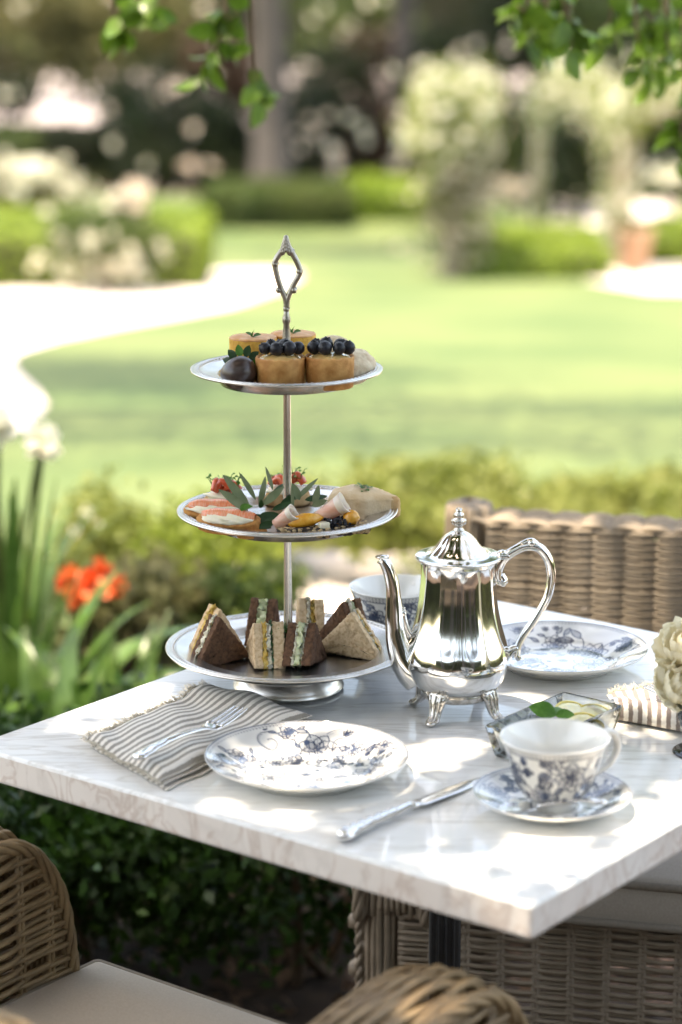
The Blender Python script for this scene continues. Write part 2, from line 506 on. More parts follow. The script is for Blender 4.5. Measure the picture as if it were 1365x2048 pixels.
def stripe_mat(name, light, dark, n, soft=.12):
    m = mat(name, light, None, rough=.92, sheen=.2)
    t = m.node_tree; b = t.nodes['Principled BSDF']
    at_ = t.nodes.new('ShaderNodeAttribute'); at_.attribute_name = 'stripe'
    tc = t.nodes.new('ShaderNodeTexCoord')
    nz = t.nodes.new('ShaderNodeTexNoise'); nz.inputs['Scale'].default_value = 420; nz.inputs['Detail'].default_value = 2
    t.links.new(tc.outputs['Object'], nz.inputs['Vector'])
    wob = t.nodes.new('ShaderNodeMath'); wob.operation = 'MULTIPLY_ADD'; wob.inputs[1].default_value = .035 * 1; wob.inputs[2].default_value = 0
    t.links.new(nz.outputs['Fac'], wob.inputs[0])
    ad = t.nodes.new('ShaderNodeMath'); ad.operation = 'ADD'
    mu = t.nodes.new('ShaderNodeMath'); mu.operation = 'MULTIPLY'; mu.inputs[1].default_value = n
    t.links.new(at_.outputs['Fac'], mu.inputs[0])
    w2 = t.nodes.new('ShaderNodeMath'); w2.operation = 'MULTIPLY'; w2.inputs[1].default_value = .25
    t.links.new(nz.outputs['Fac'], w2.inputs[0])
    t.links.new(mu.outputs[0], ad.inputs[0]); t.links.new(w2.outputs[0], ad.inputs[1])
    fr = t.nodes.new('ShaderNodeMath'); fr.operation = 'FRACT'
    t.links.new(ad.outputs[0], fr.inputs[0])
    rp = t.nodes.new('ShaderNodeValToRGB')
    e = rp.color_ramp.elements
    e[0].position, e[0].color = .0, (*light, 1)
    e[1].position, e[1].color = 1.0, (*light, 1)
    for p, c in ((.44, light), (.52, dark), (.92, dark)):
        q = e.new(p); q.color = (*c, 1)
    t.links.new(fr.outputs[0], rp.inputs[0])
    # woven speckle
    n3 = t.nodes.new('ShaderNodeTexNoise'); n3.inputs['Scale'].default_value = 1500; n3.inputs['Detail'].default_value = 1
    t.links.new(tc.outputs['Object'], n3.inputs['Vector'])
    mx = t.nodes.new('ShaderNodeMix'); mx.data_type = 'RGBA'; mx.blend_type = 'OVERLAY'; mx.inputs[0].default_value = .55
    t.links.new(rp.outputs[0], mx.inputs[6]); t.links.new(n3.outputs['Fac'], mx.inputs[7])
    t.links.new(mx.outputs[2], b.inputs['Base Color'])
    bm = t.nodes.new('ShaderNodeBump'); bm.inputs['Strength'].default_value = .5; bm.inputs['Distance'].default_value = .001
    t.links.new(n3.outputs['Fac'], bm.inputs['Height']); t.links.new(bm.outputs[0], b.inputs['Normal'])
    return m
M['stripe'] = stripe_mat('striped_linen', (.68, .63, .56), (.24, .215, .18), 15)
M['stripe2'] = stripe_mat('striped_linen_brown', (.72, .69, .64), (.20, .16, .14), 13)

def ink_mat():
    m = mat('blue_transferware', (.74, .72, .67), None, rough=.1, coat=.7)
    t = m.node_tree; b = t.nodes['Principled BSDF']
    a = t.nodes.new('ShaderNodeAttribute'); a.attribute_name = 'ink'
    tc = t.nodes.new('ShaderNodeTexCoord')
    nz = t.nodes.new('ShaderNodeTexNoise'); nz.inputs['Scale'].default_value = 70
    t.links.new(tc.outputs['Object'], nz.inputs['Vector'])
    rp = t.nodes.new('ShaderNodeValToRGB')
    rp.color_ramp.elements[0].position = .42; rp.color_ramp.elements[1].position = .62
    rp.color_ramp.elements[0].color = (.026, .036, .07, 1); rp.color_ramp.elements[1].color = (.065, .09, .15, 1)
    t.links.new(nz.outputs['Fac'], rp.inputs[0])
    x = t.nodes.new('ShaderNodeMix'); x.data_type = 'RGBA'
    t.links.new(a.outputs['Fac'], x.inputs[0])
    x.inputs[6].default_value = (.74, .72, .67, 1)
    t.links.new(rp.outputs[0], x.inputs[7])
    t.links.new(x.outputs[2], b.inputs['Base Color'])
    return m
M['ink'] = ink_mat()

# ================================================================== SETTING
def sheet(name, poly, lift, m, kind='structure', sub=1.0):
    """flat sheet following the terrain from an xy outline (clipped into strips along y)"""
    poly = [(float(p[0]), float(p[1])) for p in poly]
    ys = sorted(set([p[1] for p in poly] + [y for y in np.arange(math.floor(min(p[1] for p in poly)), max(p[1] for p in poly), sub) if y > min(p[1] for p in poly)] + [5.0, 27.0]))
    y0, y1 = min(p[1] for p in poly), max(p[1] for p in poly)
    ys = [y for y in ys if y0 - 1e-6 <= y <= y1 + 1e-6]
    def spans(y):
        xs = []
        for i in range(len(poly)):
            (ax, ay), (bx, by) = poly[i], poly[(i + 1) % len(poly)]
            if (ay <= y < by) or (by <= y < ay):
                xs.append(ax + (bx - ax) * (y - ay) / (by - ay))
        return sorted(xs)
    V = []; F = []
    for a, b in zip(ys[:-1], ys[1:]):
        if b - a < 1e-4: continue
        sa, sb = spans(a + 1e-5), spans(b - 1e-5)
        for k in range(0, min(len(sa), len(sb)) - 1, 2):
            i = len(V)
            V += [(sa[k], a, terrain(a) + lift), (sa[k + 1], a, terrain(a) + lift), (sb[k + 1], b, terrain(b) + lift), (sb[k], b, terrain(b) + lift)]
            F.append((i, i + 1, i + 2, i + 3))
    o = link(name, new_mesh(name, V, F, m, False))
    o['kind'] = kind
    return o
sheet('ground', [(-400, -300), (400, -300), (400, 900), (-400, 900)], 0.0, M['soil'], sub=200)
sheet('lawn', [(-60, 5.0), (-.5, 5.0), (-.2, 6.9), (60, 6.9), (60, 33.2), (-60, 33.2)], 0.004, M['lawn'], sub=1.0)
sheet('garden_walk', [(-.42, 4.75), (30, 4.75), (30, 6.75), (-.16, 6.75)], 0.004, M['gravel'])
g = lambda *pts: [at_ground(x, y)[:2] for x, y in pts]
sheet('curving_path', g((-900, 620), (-300, 600), (0, 582), (150, 566), (300, 549), (420, 543), (540, 541), (600, 545), (605, 556), (560, 582), (470, 612), (360, 634), (240, 655), (120, 680), (50, 702), (22, 722), (40, 752), (78, 786), (94, 812), (70, 845), (0, 880), (-300, 960), (-900, 1000)), 0.008, M['gravel'], sub=.5)
sheet('side_path', g((1170, 562), (1225, 540), (1300, 524), (1500, 510), (2200, 500), (2200, 590), (1500, 588), (1300, 585)), 0.008, M['gravel'], sub=.5)
sheet('far_path', g((1105, 452), (1350, 452), (1352, 404), (1112, 406)), 0.012, M['gravel'])
sheet('driveway', [(-60, 44), (60, 44), (60, 130), (-60, 130)], 0.006, M['drive'], sub=10)

def hedge(name, label, x0, x1, y0, y1, h, leaf, n, lm, seed, zb=None, bumps=.05, group=None, cat='hedge'):
    rg = np.random.default_rng(seed)
    zb = terrain((y0 + y1) / 2) if zb is None else zb
    cx, cy = (x0 + x1) / 2, (y0 + y1) / 2
    t = thing(name, label, cat, (cx, cy, zb), 0, group)
    hx, hy = (x1 - x0) / 2, (y1 - y0) / 2
    i = min(leaf * .9, .3 * hy, .3 * hx)
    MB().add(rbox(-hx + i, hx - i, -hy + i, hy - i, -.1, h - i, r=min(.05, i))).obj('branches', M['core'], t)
    # leaves over top, front, ends and back
    a = np.array([4 * hx * hy, 2 * hx * h, 2 * hx * h * .5, 2 * hy * h, 2 * hy * h])
    k = rg.choice(5, n, p=a / a.sum())
    u, v = rg.uniform(-1, 1, n), rg.uniform(-1, 1, n)
    P = np.zeros((n, 3)); N = np.zeros((n, 3))
    for q, (fx, nn) in enumerate((((u * hx, v * hy, h + 0 * u), (0, 0, 1)), ((u * hx, -hy + 0 * u, (v + 1) / 2 * h), (0, -1, .3)),
                                  ((u * hx, hy + 0 * u, (v + 1) / 2 * h), (0, 1, .3)), ((-hx + 0 * u, u * hy, (v + 1) / 2 * h), (-1, 0, .3)), ((hx + 0 * u, u * hy, (v + 1) / 2 * h), (1, 0, .3)))):
        s = k == q
        P[s] = np.stack(fx, 1)[s]; N[s] = nn
    lump = np.sin(P[:, 0] * 7 + seed) * np.sin(P[:, 1] * 6.3 + 1) * np.cos(P[:, 2] * 8)
    P += N * (rg.normal(0, leaf * .35, n) + lump * bumps)[:, None] - np.array([0, 0, .2]) * leaf
    V, F = leaf_cloud(P, leaf, rg, .6, N)
    o = link('foliage', new_mesh('foliage', V, F, lm), t); o['kind'] = 'stuff'
    return t
def clumps(rg, n, k, rad, spread, low=-.6):
    C = rg.normal(0, 1, (k, 3)); C /= np.linalg.norm(C, axis=1, keepdims=True)
    C *= rg.uniform(.45, .95, (k, 1))
    C[:, 2] = np.where(C[:, 2] < low, -C[:, 2] * .5, C[:, 2])
    idx = rg.integers(0, k, n)
    P = C[idx] + rg.normal(0, spread, (n, 3))
    return P * np.array(rad), C * np.array(rad)
def shrub(name, label, c, rad, leaf, n, lm, seed, k=16, spread=.2, bloom_or_glint=None, stems=5, cat='shrub', group=None, ground=None, low=-.6):
    rg = np.random.default_rng(seed)
    zb = terrain(c[1]) if ground is None else ground
    t = thing(name, label, cat, (c[0], c[1], zb), 0, group)
    P, C = clumps(rg, n, k, rad, spread, low)
    P = P + np.array([0, 0, c[2] - zb])
    P[:, 2] = np.maximum(P[:, 2], leaf * .3)
    V, F = leaf_cloud(P, leaf, rg, .58)
    o = link('foliage', new_mesh('foliage', V, F, lm), t); o['kind'] = 'stuff'
    b = MB()
    for q in range(min(stems, k)):
        e = C[q] * .8 + np.array([0, 0, c[2] - zb])
        f = np.array([e[0] * .15, e[1] * .15, -.05])
        b.add(tube(smooth_path([f, f * .4 + e * .6 * np.array([.7, .7, 1]), e], 4), np.linspace(.022, .008, 9) * max(.6, rad[0]), 5))
    if stems: b.obj('stems', M['twig'], t)
    if bloom_or_glint:
        bn, bs, bmx = bloom_or_glint
        Pb, _ = clumps(rg, bn, k, np.array(rad) * 1.08, spread * .9, low)
        Pb = Pb + np.array([0, 0, c[2] - zb])
        if c[1] > 30: Pb[:, 1] = -rad[1] * rg.uniform(.9, 1.3, bn)  # back shrubs: added highlight tufts pushed to the front
        Q = np.repeat(Pb, 16, axis=0) + rg.normal(0, bs * .42, (bn * 16, 3)) * np.repeat(rg.uniform(.6, 1.25, (bn, 1)), 16, axis=0)
        V, F = leaf_cloud(Q, bs * 1.1, rg, .75)
        o2 = link('blossoms_or_glints', new_mesh('blossoms_or_glints', V, F, bmx), t); o2['kind'] = 'stuff'
    return t

def tree(name, label, x, y, r, h, crown_c, crown_r, leaf, n, lm, seed, k=26, group=None, bark='bark', limbs=7):
    rg = np.random.default_rng(seed)
    z = terrain(y)
    t = thing(name, label, 'tree', (x, y, z), 0, group)
    P = smooth_path([(0, 0, -.15), (rg.normal(0, .04), .02, h * .35), (rg.normal(0, .1), rg.normal(0, .1), h * .7), (crown_c[0] * .5, crown_c[1] * .5, h)], 6)
    rr = r * (1 + .45 * np.exp(-np.linspace(0, 1, len(P)) * 14)) * np.linspace(1, .55, len(P))
    b = MB().add(tube(P, rr, 14))
    Pc, C = clumps(rg, n, k, crown_r, .17, -.5)
    cc = np.array(crown_c) + np.array([0, 0, 0.0])
    for q in range(limbs):
        e = C[q] + cc
        s = P[int(len(P) * rg.uniform(.62, .95))]
        b.add(tube(smooth_path([s, s * .5 + e * .5 + np.array([0, 0, -.15 * crown_r[2]]), e], 5), np.linspace(r * .42, r * .08, 11), 7))
    b.obj('trunk', M[bark], t)
    V, F = leaf_cloud(Pc + cc, leaf, rg, .55)
    o = link('crown', new_mesh('crown', V, F, lm), t); o['kind'] = 'stuff'
    return t

def gx(px, Y): return (px - 682.5) / FPX * (Y * .97 + .235 * (1.6 - terrain(Y)))
# ---- clipped hedges around the lawn
hedge('box_hedge', 'long clipped hedge with sunlit lime top along the left edge of the path', -5.2, gx(415, 21.5), 20.2, 22.4, .55, .05, 15000, M['leaf_hedge'], 11)
hedge('box_hedge', 'dark low clipped hedge at the foot of the grey tree trunk', gx(412, 30), gx(700, 30), 29.4, 31.4, .40, .07, 9000, M['leaf_mid'], 12)
hedge('box_hedge', 'pale green clipped hedge between the dark hedge and the white standard rose', gx(696, 31), gx(880, 31), 30.2, 32.6, .34, .07, 7000, M['leaf_hedge'], 13)
hedge('box_hedge', 'square clipped hedge with bright top between the two rose posts', gx(935, 22), gx(1215, 22), 21.8, 24.0, .34, .05, 9000, M['leaf_hedge'], 14)
hedge('box_hedge', 'short clipped hedge behind the terracotta pot at the right edge', gx(1288, 25), gx(1500, 25), 24.6, 26.2, .36, .06, 6000, M['leaf_hedge'], 15)
hedge('yew_hedge', 'tall dark hedge behind the pink-white flowering shrub on the left', -9.0, gx(245, 35), 34.5, 36.5, .72, .10, 12000, M['leaf_dark'], 16)
hedge('yew_hedge', 'pale green hedge block below the dark hedge at far left', -9.5, gx(70, 33.5), 32.2, 34.0, .86, .09, 7000, M['leaf_mid'], 17)
# ---- flowering shrubs
def sh(px, y0, y1, w, Y, depth=.5):
    top = at_y(px, y0, Y); bot = at_y(px, y1, Y)
    zc = (top.z + bot.z) / 2
    rz_ = (top.z - bot.z) / 2
    return (top.x, Y, zc), (w / 2 / FPX * (top - cam.location).length, depth, rz_)
c, r = sh(205, 400, 572, 230, 19.6, .5)
shrub('rose_bush', 'loose bush of creamy white roses in front of the long lime hedge', c, r, .06, 2600, M['leaf_mid'], 21, 14, .22, (75, .05, M['white_petal_or_glint']))
c, r = sh(262, 362, 470, 70, 19.9, .15)
shrub('rose_bush', 'tall sprig of pale pink roses rising over the end of the lime hedge', c, r, .05, 260, M['leaf_mid'], 22, 6, .2, (26, .05, M['pink_petal_or_glint']), 3)
c, r = sh(40, 312, 430, 250, 26, .8)
shrub('flowering_shrub', 'wide mound of pinkish white blossom beyond the lime hedge on the left', c, r, .08, 2600, M['leaf_olive'], 23, 14, .2, (120, .065, M['white_petal_or_glint']))
c, r = sh(1345, 320, 402, 130, 27, .5)
shrub('flowering_shrub', 'rounded white flowering shrub behind the second rose arch', c, r, .07, 1500, M['leaf_mid'], 24, 10, .2, (80, .065, M['white_petal_or_glint']))
c, r = sh(1030, 350, 432, 70, 27, .3)
shrub('flowering_shrub', 'small pale blossom bush between the white standard rose and the first arch', c, r, .06, 500, M['leaf_mid'], 25, 8, .2, (50, .06, M['pink_petal_or_glint']))
# ---- white standard rose
def standard_rose():
    Y = 22.0
    c, r = sh(912, 122, 340, 205, Y, .5)
    zb = terrain(Y)
    t = thing('standard_rose', 'white rose trained as a round-headed standard left of the arches', 'rose tree', (c[0], Y, zb))
    rg = np.random.default_rng(31)
    P, C = clumps(rg, 4200, 22, r, .2, -.5)
    P += np.array([0, 0, c[2] - zb])
    V, F = leaf_cloud(P, .06, rg, .6)
    o = link('crown', new_mesh('crown', V, F, M['leaf_lime']), t); o['kind'] = 'stuff'
    Q = np.concatenate([C[rg.integers(0, 22, 500)] + rg.normal(0, .17, (500, 3)) * np.array(r), rg.normal(0, .42, (160, 3)) * np.array(r)]) + np.array([0, 0, c[2] - zb])
    Q = np.repeat(Q, 9, axis=0) + rg.normal(0, .022, (len(Q) * 9, 3))
    V, F = leaf_cloud(Q, .045, rg, .75)
    o = link('blossoms_or_glints', new_mesh('blossoms_or_glints', V, F, M['white_petal_or_glint']), t); o['kind'] = 'stuff'
    # hanging skirt of growth round the stem
    H = c[2] - zb
    P2 = rg.normal(0, 1, (3000, 3)) * np.array([.19, .17, .36]) + np.array([.05, 0, H * .45])
    V, F = leaf_cloud(P2, .05, rg, .6)
    o = link('foliage', new_mesh('foliage', V, F, M['leaf_olive']), t); o['kind'] = 'stuff'
    Q = np.repeat(P2[:240], 8, axis=0) + rg.normal(0, .02, (240 * 8, 3))
    V, F = leaf_cloud(Q, .04, rg, .75)
    o = link('blossoms_or_glints', new_mesh('blossoms_or_glints', V, F, M['pink_petal_or_glint']), t); o['kind'] = 'stuff'
    s = MB()
    for q in range(6):
        a = q * 1.05
        s.add(tube(smooth_path([(.09 * math.cos(a), .09 * math.sin(a), -.05), (.05 * math.cos(a + 1), .05 * math.sin(a + 1), H * .5), (.12 * math.cos(a + 2), .12 * math.sin(a + 2), H)], 5), .03, 6))
    s.obj('trunk', M['timber'], t)
standard_rose()
# ---- two rose arches
def arch(label, pxa, Ya, pxb, Yb, ytop, seed):
    rg = np.random.default_rng(seed)
    xa, xb = gx(pxa, Ya), gx(pxb, Yb)
    za, zb = terrain(Ya), terrain(Yb)
    ztop = at_y((pxa + pxb) / 2, ytop, (Ya + Yb) / 2).z
    t = thing('rose_arch', label, 'arch', (xa, Ya, za), 0, 'rose arches at the right of the lawn')
    d = np.array([xb - xa, Yb - Ya, 0.0]); hA = ztop - za; hB = ztop - zb
    for side, base, h in ((0, np.zeros(3), hA), (1, d + np.array([0, 0, zb - za]), hB)):
        m = MB()
        m.add(rbox(-.075, .075, -.075, .075, -.1, h * .82, r=.012))
        m.obj('post', M['timber'], t, tuple(base))
    n = 18
    pts = []
    for i in range(n + 1):
        u = i / n
        base = d * u
        pts.append(base + np.array([0, 0, (hA * .8) + (hA * .2) * math.sin(math.pi * u) ** .6]))
    MB().add(tube(np.array(pts), .035, 6)).obj('arch_top', M['timber'], t)
    # climbing growth over the top and down the far post
    P = []; B = []
    for i in range(4200):
        u = rg.uniform(-.06, 1.06)
        z = hA * .80 + hA * .20 * math.sin(math.pi * min(1, max(0, u))) ** .6
        P.append(d * u + np.array([0, 0, z]) + rg.normal(0, 1, 3) * np.array([.09, .2, .115]))
    for i in range(1600):
        w = rg.choice([0, 1], p=[.35, .65])
        z = rg.uniform(.15, 1) ** .7
        P.append(d * w + np.array([0, 0, hA * .8 * z]) + rg.normal(0, 1, 3) * np.array([.035 + .05 * z * w, .10, .05]))
    V, F = leaf_cloud(np.array(P), .06, rg, .6)
    o = link('foliage', new_mesh('foliage', V, F, M['leaf_lime']), t); o['kind'] = 'stuff'
    P = np.array(P)
    Q = np.concatenate([P[rg.integers(0, 4200, 460)], P[4200 + rg.integers(0, 1600, 110)]])
    Q = np.repeat(Q, 9, axis=0) + rg.normal(0, .024, (len(Q) * 9, 3))
    V, F = leaf_cloud(Q, .047, rg, .75)
    o = link('blossoms_or_glints', new_mesh('blossoms_or_glints', V, F, M['white_petal_or_glint']), t); o['kind'] = 'stuff'
arch('nearer-left rose arch, its timber posts smothered in white climbing roses', 1076, 27, 1226, 24.5, 165, 41)
arch('right-hand rose arch running out of the picture, covered in white climbing roses', 1250, 23.6, 1420, 23.4, 162, 42)
def terra_pot():
    Y = 23.0; x = gx(1256, Y)
    t = thing('terracotta_pot', 'tapered terracotta pot standing beside the post of the right rose arch', 'pot', (x + .02, Y - .35, terrain(Y - .35)))
    MB().add(lathe([(0, 0), (.11, 0), (.165, .40), (.18, .40), (.18, .45), (.15, .45), (.14, .38), (0, .38)], 24)).obj('body', M['terracotta'], t)
    rg = np.random.default_rng(5)
    V, F = leaf_cloud(rg.normal(0, 1, (250, 3)) * np.array([.09, .09, .04]) + np.array([0, 0, .46]), .06, rg)
    o = link('foliage', new_mesh('foliage', V, F, M['leaf_mid']), t); o['kind'] = 'stuff'
terra_pot()
# ---- trees and dark shrubbery at the back of the garden
tree('broad_tree', 'large grey-barked tree trunk rising behind the dark low hedge', gx(545, 33), 33.0, .26, 6.5, (.2, 1.6, 8.0), (5.0, 3.4, 2.4), .22, 9000, M['leaf_mid'], 51)
tree('broad_tree', 'slender grey tree trunk standing right of the white standard rose head', gx(812, 40), 40.0, .2, 6.5, (.6, 0, 8.2), (4.5, 4.5, 2.4), .22, 6000, M['leaf_mid'], 52)
tree('broad_tree', 'tree standing out of the picture left of the lawn, throwing shade over the grass', -7.9, 12.6, .26, 5.2, (4.6, -.8, 6.0), (3.0, 1.3, .9), .16, 5200, M['leaf_mid'], 53)
tree('broad_tree', 'thin-crowned tree out of the picture on the left, arching over the near lawn', -4.6, 9.8, .2, 3.6, (4.2, -.2, 4.0), (2.9, 1.5, .55), .11, 3000, M['leaf_mid'], 56)
tree('broad_tree', 'tree standing out of the picture behind the long lime hedge', -10.5, 31, .3, 6.0, (1, 0, 8.0), (5, 4, 2.2), .22, 6500, M['leaf_mid'], 54)
tree('broad_tree', 'tree standing out of the picture beyond the right rose arch', 5.4, 26.5, .22, 5.0, (-5.2, .2, 6.0), (2.6, 1.3, .8), .16, 3600, M['leaf_mid'], 57, limbs=4)
hedge('yew_hedge', 'dark hedge seen through the rose arches', gx(1085, 33.6), gx(1500, 33.6), 33.4, 34.2, 1.05, .10, 5000, M['leaf_dark'], 18)
tree('broad_tree', 'tree behind the rose arches at the right of the garden', 9.5, 36, .3, 6.0, (-1, 0, 8.0), (5, 4, 2.2), .22, 6500, M['leaf_mid'], 55)
back = [  # px, y top, y bottom, width px, Y, leaf, n, material, label
    (30, -60, 175, 330, 40, .16, 2600, 'leaf_olive', 'pale olive shrub filling the top left corner of the garden'),
    (255, -80, 180, 300, 41, .16, 2600, 'leaf_olive', 'olive green shrub beside the top left corner one'),
    (330, 120, 372, 210, 39, .14, 2600, 'leaf_dark', 'dark evergreen shrub left of the broad trunk'),
    (440, 60, 380, 190, 40, .15, 2600, 'leaf_brown', 'bronze-leaved shrub just left of the broad trunk'),
    (650, 90, 392, 200, 39, .15, 2600, 'leaf_dark', 'dark shrub just right of the broad trunk'),
    (770, 60, 400, 210, 41, .15, 2600, 'leaf_brown', 'bronze-leaved shrub behind the white standard rose'),
    (705, -60, 120, 240, 46, .18, 1500, 'leaf_mid', 'loose mid green shrub high behind the broad trunk'),
    (900, 30, 330, 230, 37, .15, 2600, 'leaf_dark', 'dark evergreen bulk behind the white standard rose head'),
    (1040, -60, 330, 240, 38, .16, 2800, 'leaf_dark', 'deep green shrub behind the first rose arch'),
    (1140, 190, 440, 150, 31, .12, 2600, 'leaf_dark', 'dark shrub framed by the first rose arch'),
    (1330, 60, 420, 260, 33, .13, 3000, 'leaf_dark', 'dark shrub framed by the right-hand rose arch'),
    (1230, -80, 230, 300, 42, .16, 2400, 'leaf_mid', 'mid green shrub high behind the arches'),
    (0, 150, 232, 185, 37, .13, 1400, 'leaf_dark', 'low dark shrub above the pale green hedge block at the left edge'),
    (245, 150, 262, 90, 37, .13, 1100, 'leaf_dark', 'low dark shrub at the right of the sunlit gap in the back planting'),
    (150, -60, 192, 300, 50, .2, 2600, 'leaf_mid', 'far mid green shrub standing beyond the sunlit gap at the upper left'),
    (290, 200, 392, 190, 34.5, .12, 2600, 'leaf_dark', 'low dark evergreen mound at the right end of the tall dark hedge'),
    (420, 170, 398, 200, 34.6, .12, 2600, 'leaf_dark', 'low dark shrub in the deep shade left of the grey trunk'),
    (640, 180, 398, 180, 34.4, .12, 2600, 'leaf_dark', 'low dark shrub in the deep shade right of the grey trunk'),
    (745, 210, 402, 170, 34.6, .12, 2400, 'leaf_brown', 'low bronze shrub above the pale green clipped hedge'),
    (850, 230, 410, 170, 34.5, .12, 2400, 'leaf_dark', 'low dark shrub behind the stem of the white standard rose'),
    (985, 230, 402, 150, 34.8, .12, 2200, 'leaf_mid', 'low mid green shrub between the standard rose and the arches'),
]
for i, (px, y0, y1, w, Y, lf, n, lm, lab) in enumerate(back):
    c, r = sh(px, y0, y1, w, Y, .9)
    shrub('garden_shrub', lab, c, r, lf, n, M[lm], 60 + i, 22, .2, None if 'arch' in lab else ((3 if px < 300 else (6 if px < 500 else 11)), .08, M['pink_petal_or_glint'] if i % 3 else M['white_petal_or_glint']), 4, group='shrubs along the back of the garden', low=-2)  # pale tufts added on back shrubs to stand in for blurred light spots
hedge('screen_hedge', 'long dark screening hedge closing the back of the garden', -40, 40, 62, 65, 4.6, .35, 16000, M['leaf_dark'], 80)

# ---- middle ground: low shrubs beside the walk
c, r = sh(395, 1015, 1300, 400, 5.3, .35)
shrub('low_shrub', 'lime-leaved low shrub left of the stand, beyond the table', c, (r[0], .33, r[2]), .03, 5200, M['leaf_lime'], 91, 26, .17, (14, .012, M['pink_petal_or_glint']), 12, ground=0)
c, r = sh(470, 1130, 1330, 330, 4.75, .3)
shrub('low_shrub', 'sparse brownish low shrub behind the lowest tier of the stand', c, (r[0], .28, r[2]), .028, 2600, M['leaf_mid'], 95, 22, .16, (16, .010, M['pink_petal_or_glint']), 14, ground=0)
c, r = sh(600, 960, 1120, 260, 6.5, .4)
shrub('low_shrub', 'yellow-green low shrub seen directly behind the pole below the middle plate', c, (r[0], .36, r[2]), .035, 3000, M['leaf_sunny'], 97, 20, .19, (10, .012, M['pink_petal_or_glint']), 8, ground=0)
c, r = sh(185, 985, 1200, 230, 5.4, .3)
shrub('low_shrub', 'loose lime-green low shrub between the white-headed plants and the lime-leaved shrub', c, (r[0], .3, r[2]), .03, 2400, M['leaf_sunny'], 98, 20, .2, (8, .012, M['white_petal_or_glint']), 8, ground=0)
c, r = sh(1170, 965, 1110, 200, 6.6, .4)
shrub('low_shrub', 'yellow-green low shrub just above the middle of the wicker chair back', c, (r[0], .36, r[2]), .035, 2200, M['leaf_sunny'], 99, 16, .19, None, 6, ground=0)
c, r = sh(250, 1120, 1330, 300, 4.7, .3)
shrub('low_shrub', 'leafy low shrub just behind the red flowers', c, (r[0], .28, r[2]), .03, 2400, M['leaf_olive'], 96, 20, .16, None, 10, ground=0)
c, r = sh(890, 935, 1125, 470, 6.3, .4)
shrub('low_shrub', 'yellow-green low shrub between the stand and the wicker chair back', c, (r[0], .4, r[2]), .035, 6200, M['leaf_sunny'], 92, 26, .18, (14, .012, M['pink_petal_or_glint']), 10, ground=0)
c, r = sh(1345, 940, 1090, 170, 6.4, .4)
shrub('low_shrub', 'low shrub showing over the right end of the wicker chair back', c, (r[0], .35, r[2]), .035, 2600, M['leaf_sunny'], 93, 14, .18, None, 6, ground=0)
c, r = sh(530, 1140, 1300, 130, 4.7, .2)
shrub('low_shrub', 'small bright green plant behind the sandwiches on the lowest tier', c, (r[0], .14, r[2]), .035, 420, M['leaf_lime'], 94, 9, .18, None, 4, ground=0)
# ---- near box hedge behind the table
def near_hedge(label, x, Y, rad, zc, n, seed, lm):
    rg = np.random.default_rng(seed)
    t = thing('box_shrub', label, 'shrub', (x, Y, 0), 0, 'box shrubs growing close behind the table')
    P, C = clumps(rg, n, 30, rad, .16, -.75)
    V, F = leaf_cloud(P + np.array([0, 0, zc]), .026, rg, .55)
    o = link('foliage', new_mesh('foliage', V, F, lm), t); o['kind'] = 'stuff'
    for q in range(9):
        e = C[q] * .7 + np.array([0, 0, zc + .02])
        f = np.array([rg.normal(0, .06), rg.normal(0, .05), -.03])
        MB().add(tube(smooth_path([f, f * .6 + e * .4 + rg.normal(0, .02, 3) - np.array([0, 0, .05]), e], 5), np.linspace(.013, .005, 11), 6)).obj('stem', M['twig'], t)
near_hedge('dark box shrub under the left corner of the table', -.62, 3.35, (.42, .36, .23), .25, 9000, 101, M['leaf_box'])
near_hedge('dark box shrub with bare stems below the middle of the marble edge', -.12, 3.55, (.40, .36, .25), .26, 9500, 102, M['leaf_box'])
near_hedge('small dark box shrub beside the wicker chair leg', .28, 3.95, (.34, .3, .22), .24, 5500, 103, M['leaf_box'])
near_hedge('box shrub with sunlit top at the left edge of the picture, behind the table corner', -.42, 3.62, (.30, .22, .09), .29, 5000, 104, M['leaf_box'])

# ---- fallen leaves under the shrubs
def litter():
    rg = np.random.default_rng(140)
    P = np.column_stack([rg.uniform(-1.2, 1.0, 2600), rg.uniform(2.3, 4.9, 2600), rg.uniform(.004, .016, 2600)])
    V, F = leaf_cloud(P, .045, rg, .55, np.tile([0, 0, 3.0], (2600, 1)))
    V[:, 2] = np.maximum(V[:, 2], .002)
    o = link('fallen_leaves', new_mesh('fallen_leaves', V, F, M['dry_leaf'])); o['kind'] = 'stuff'
litter()

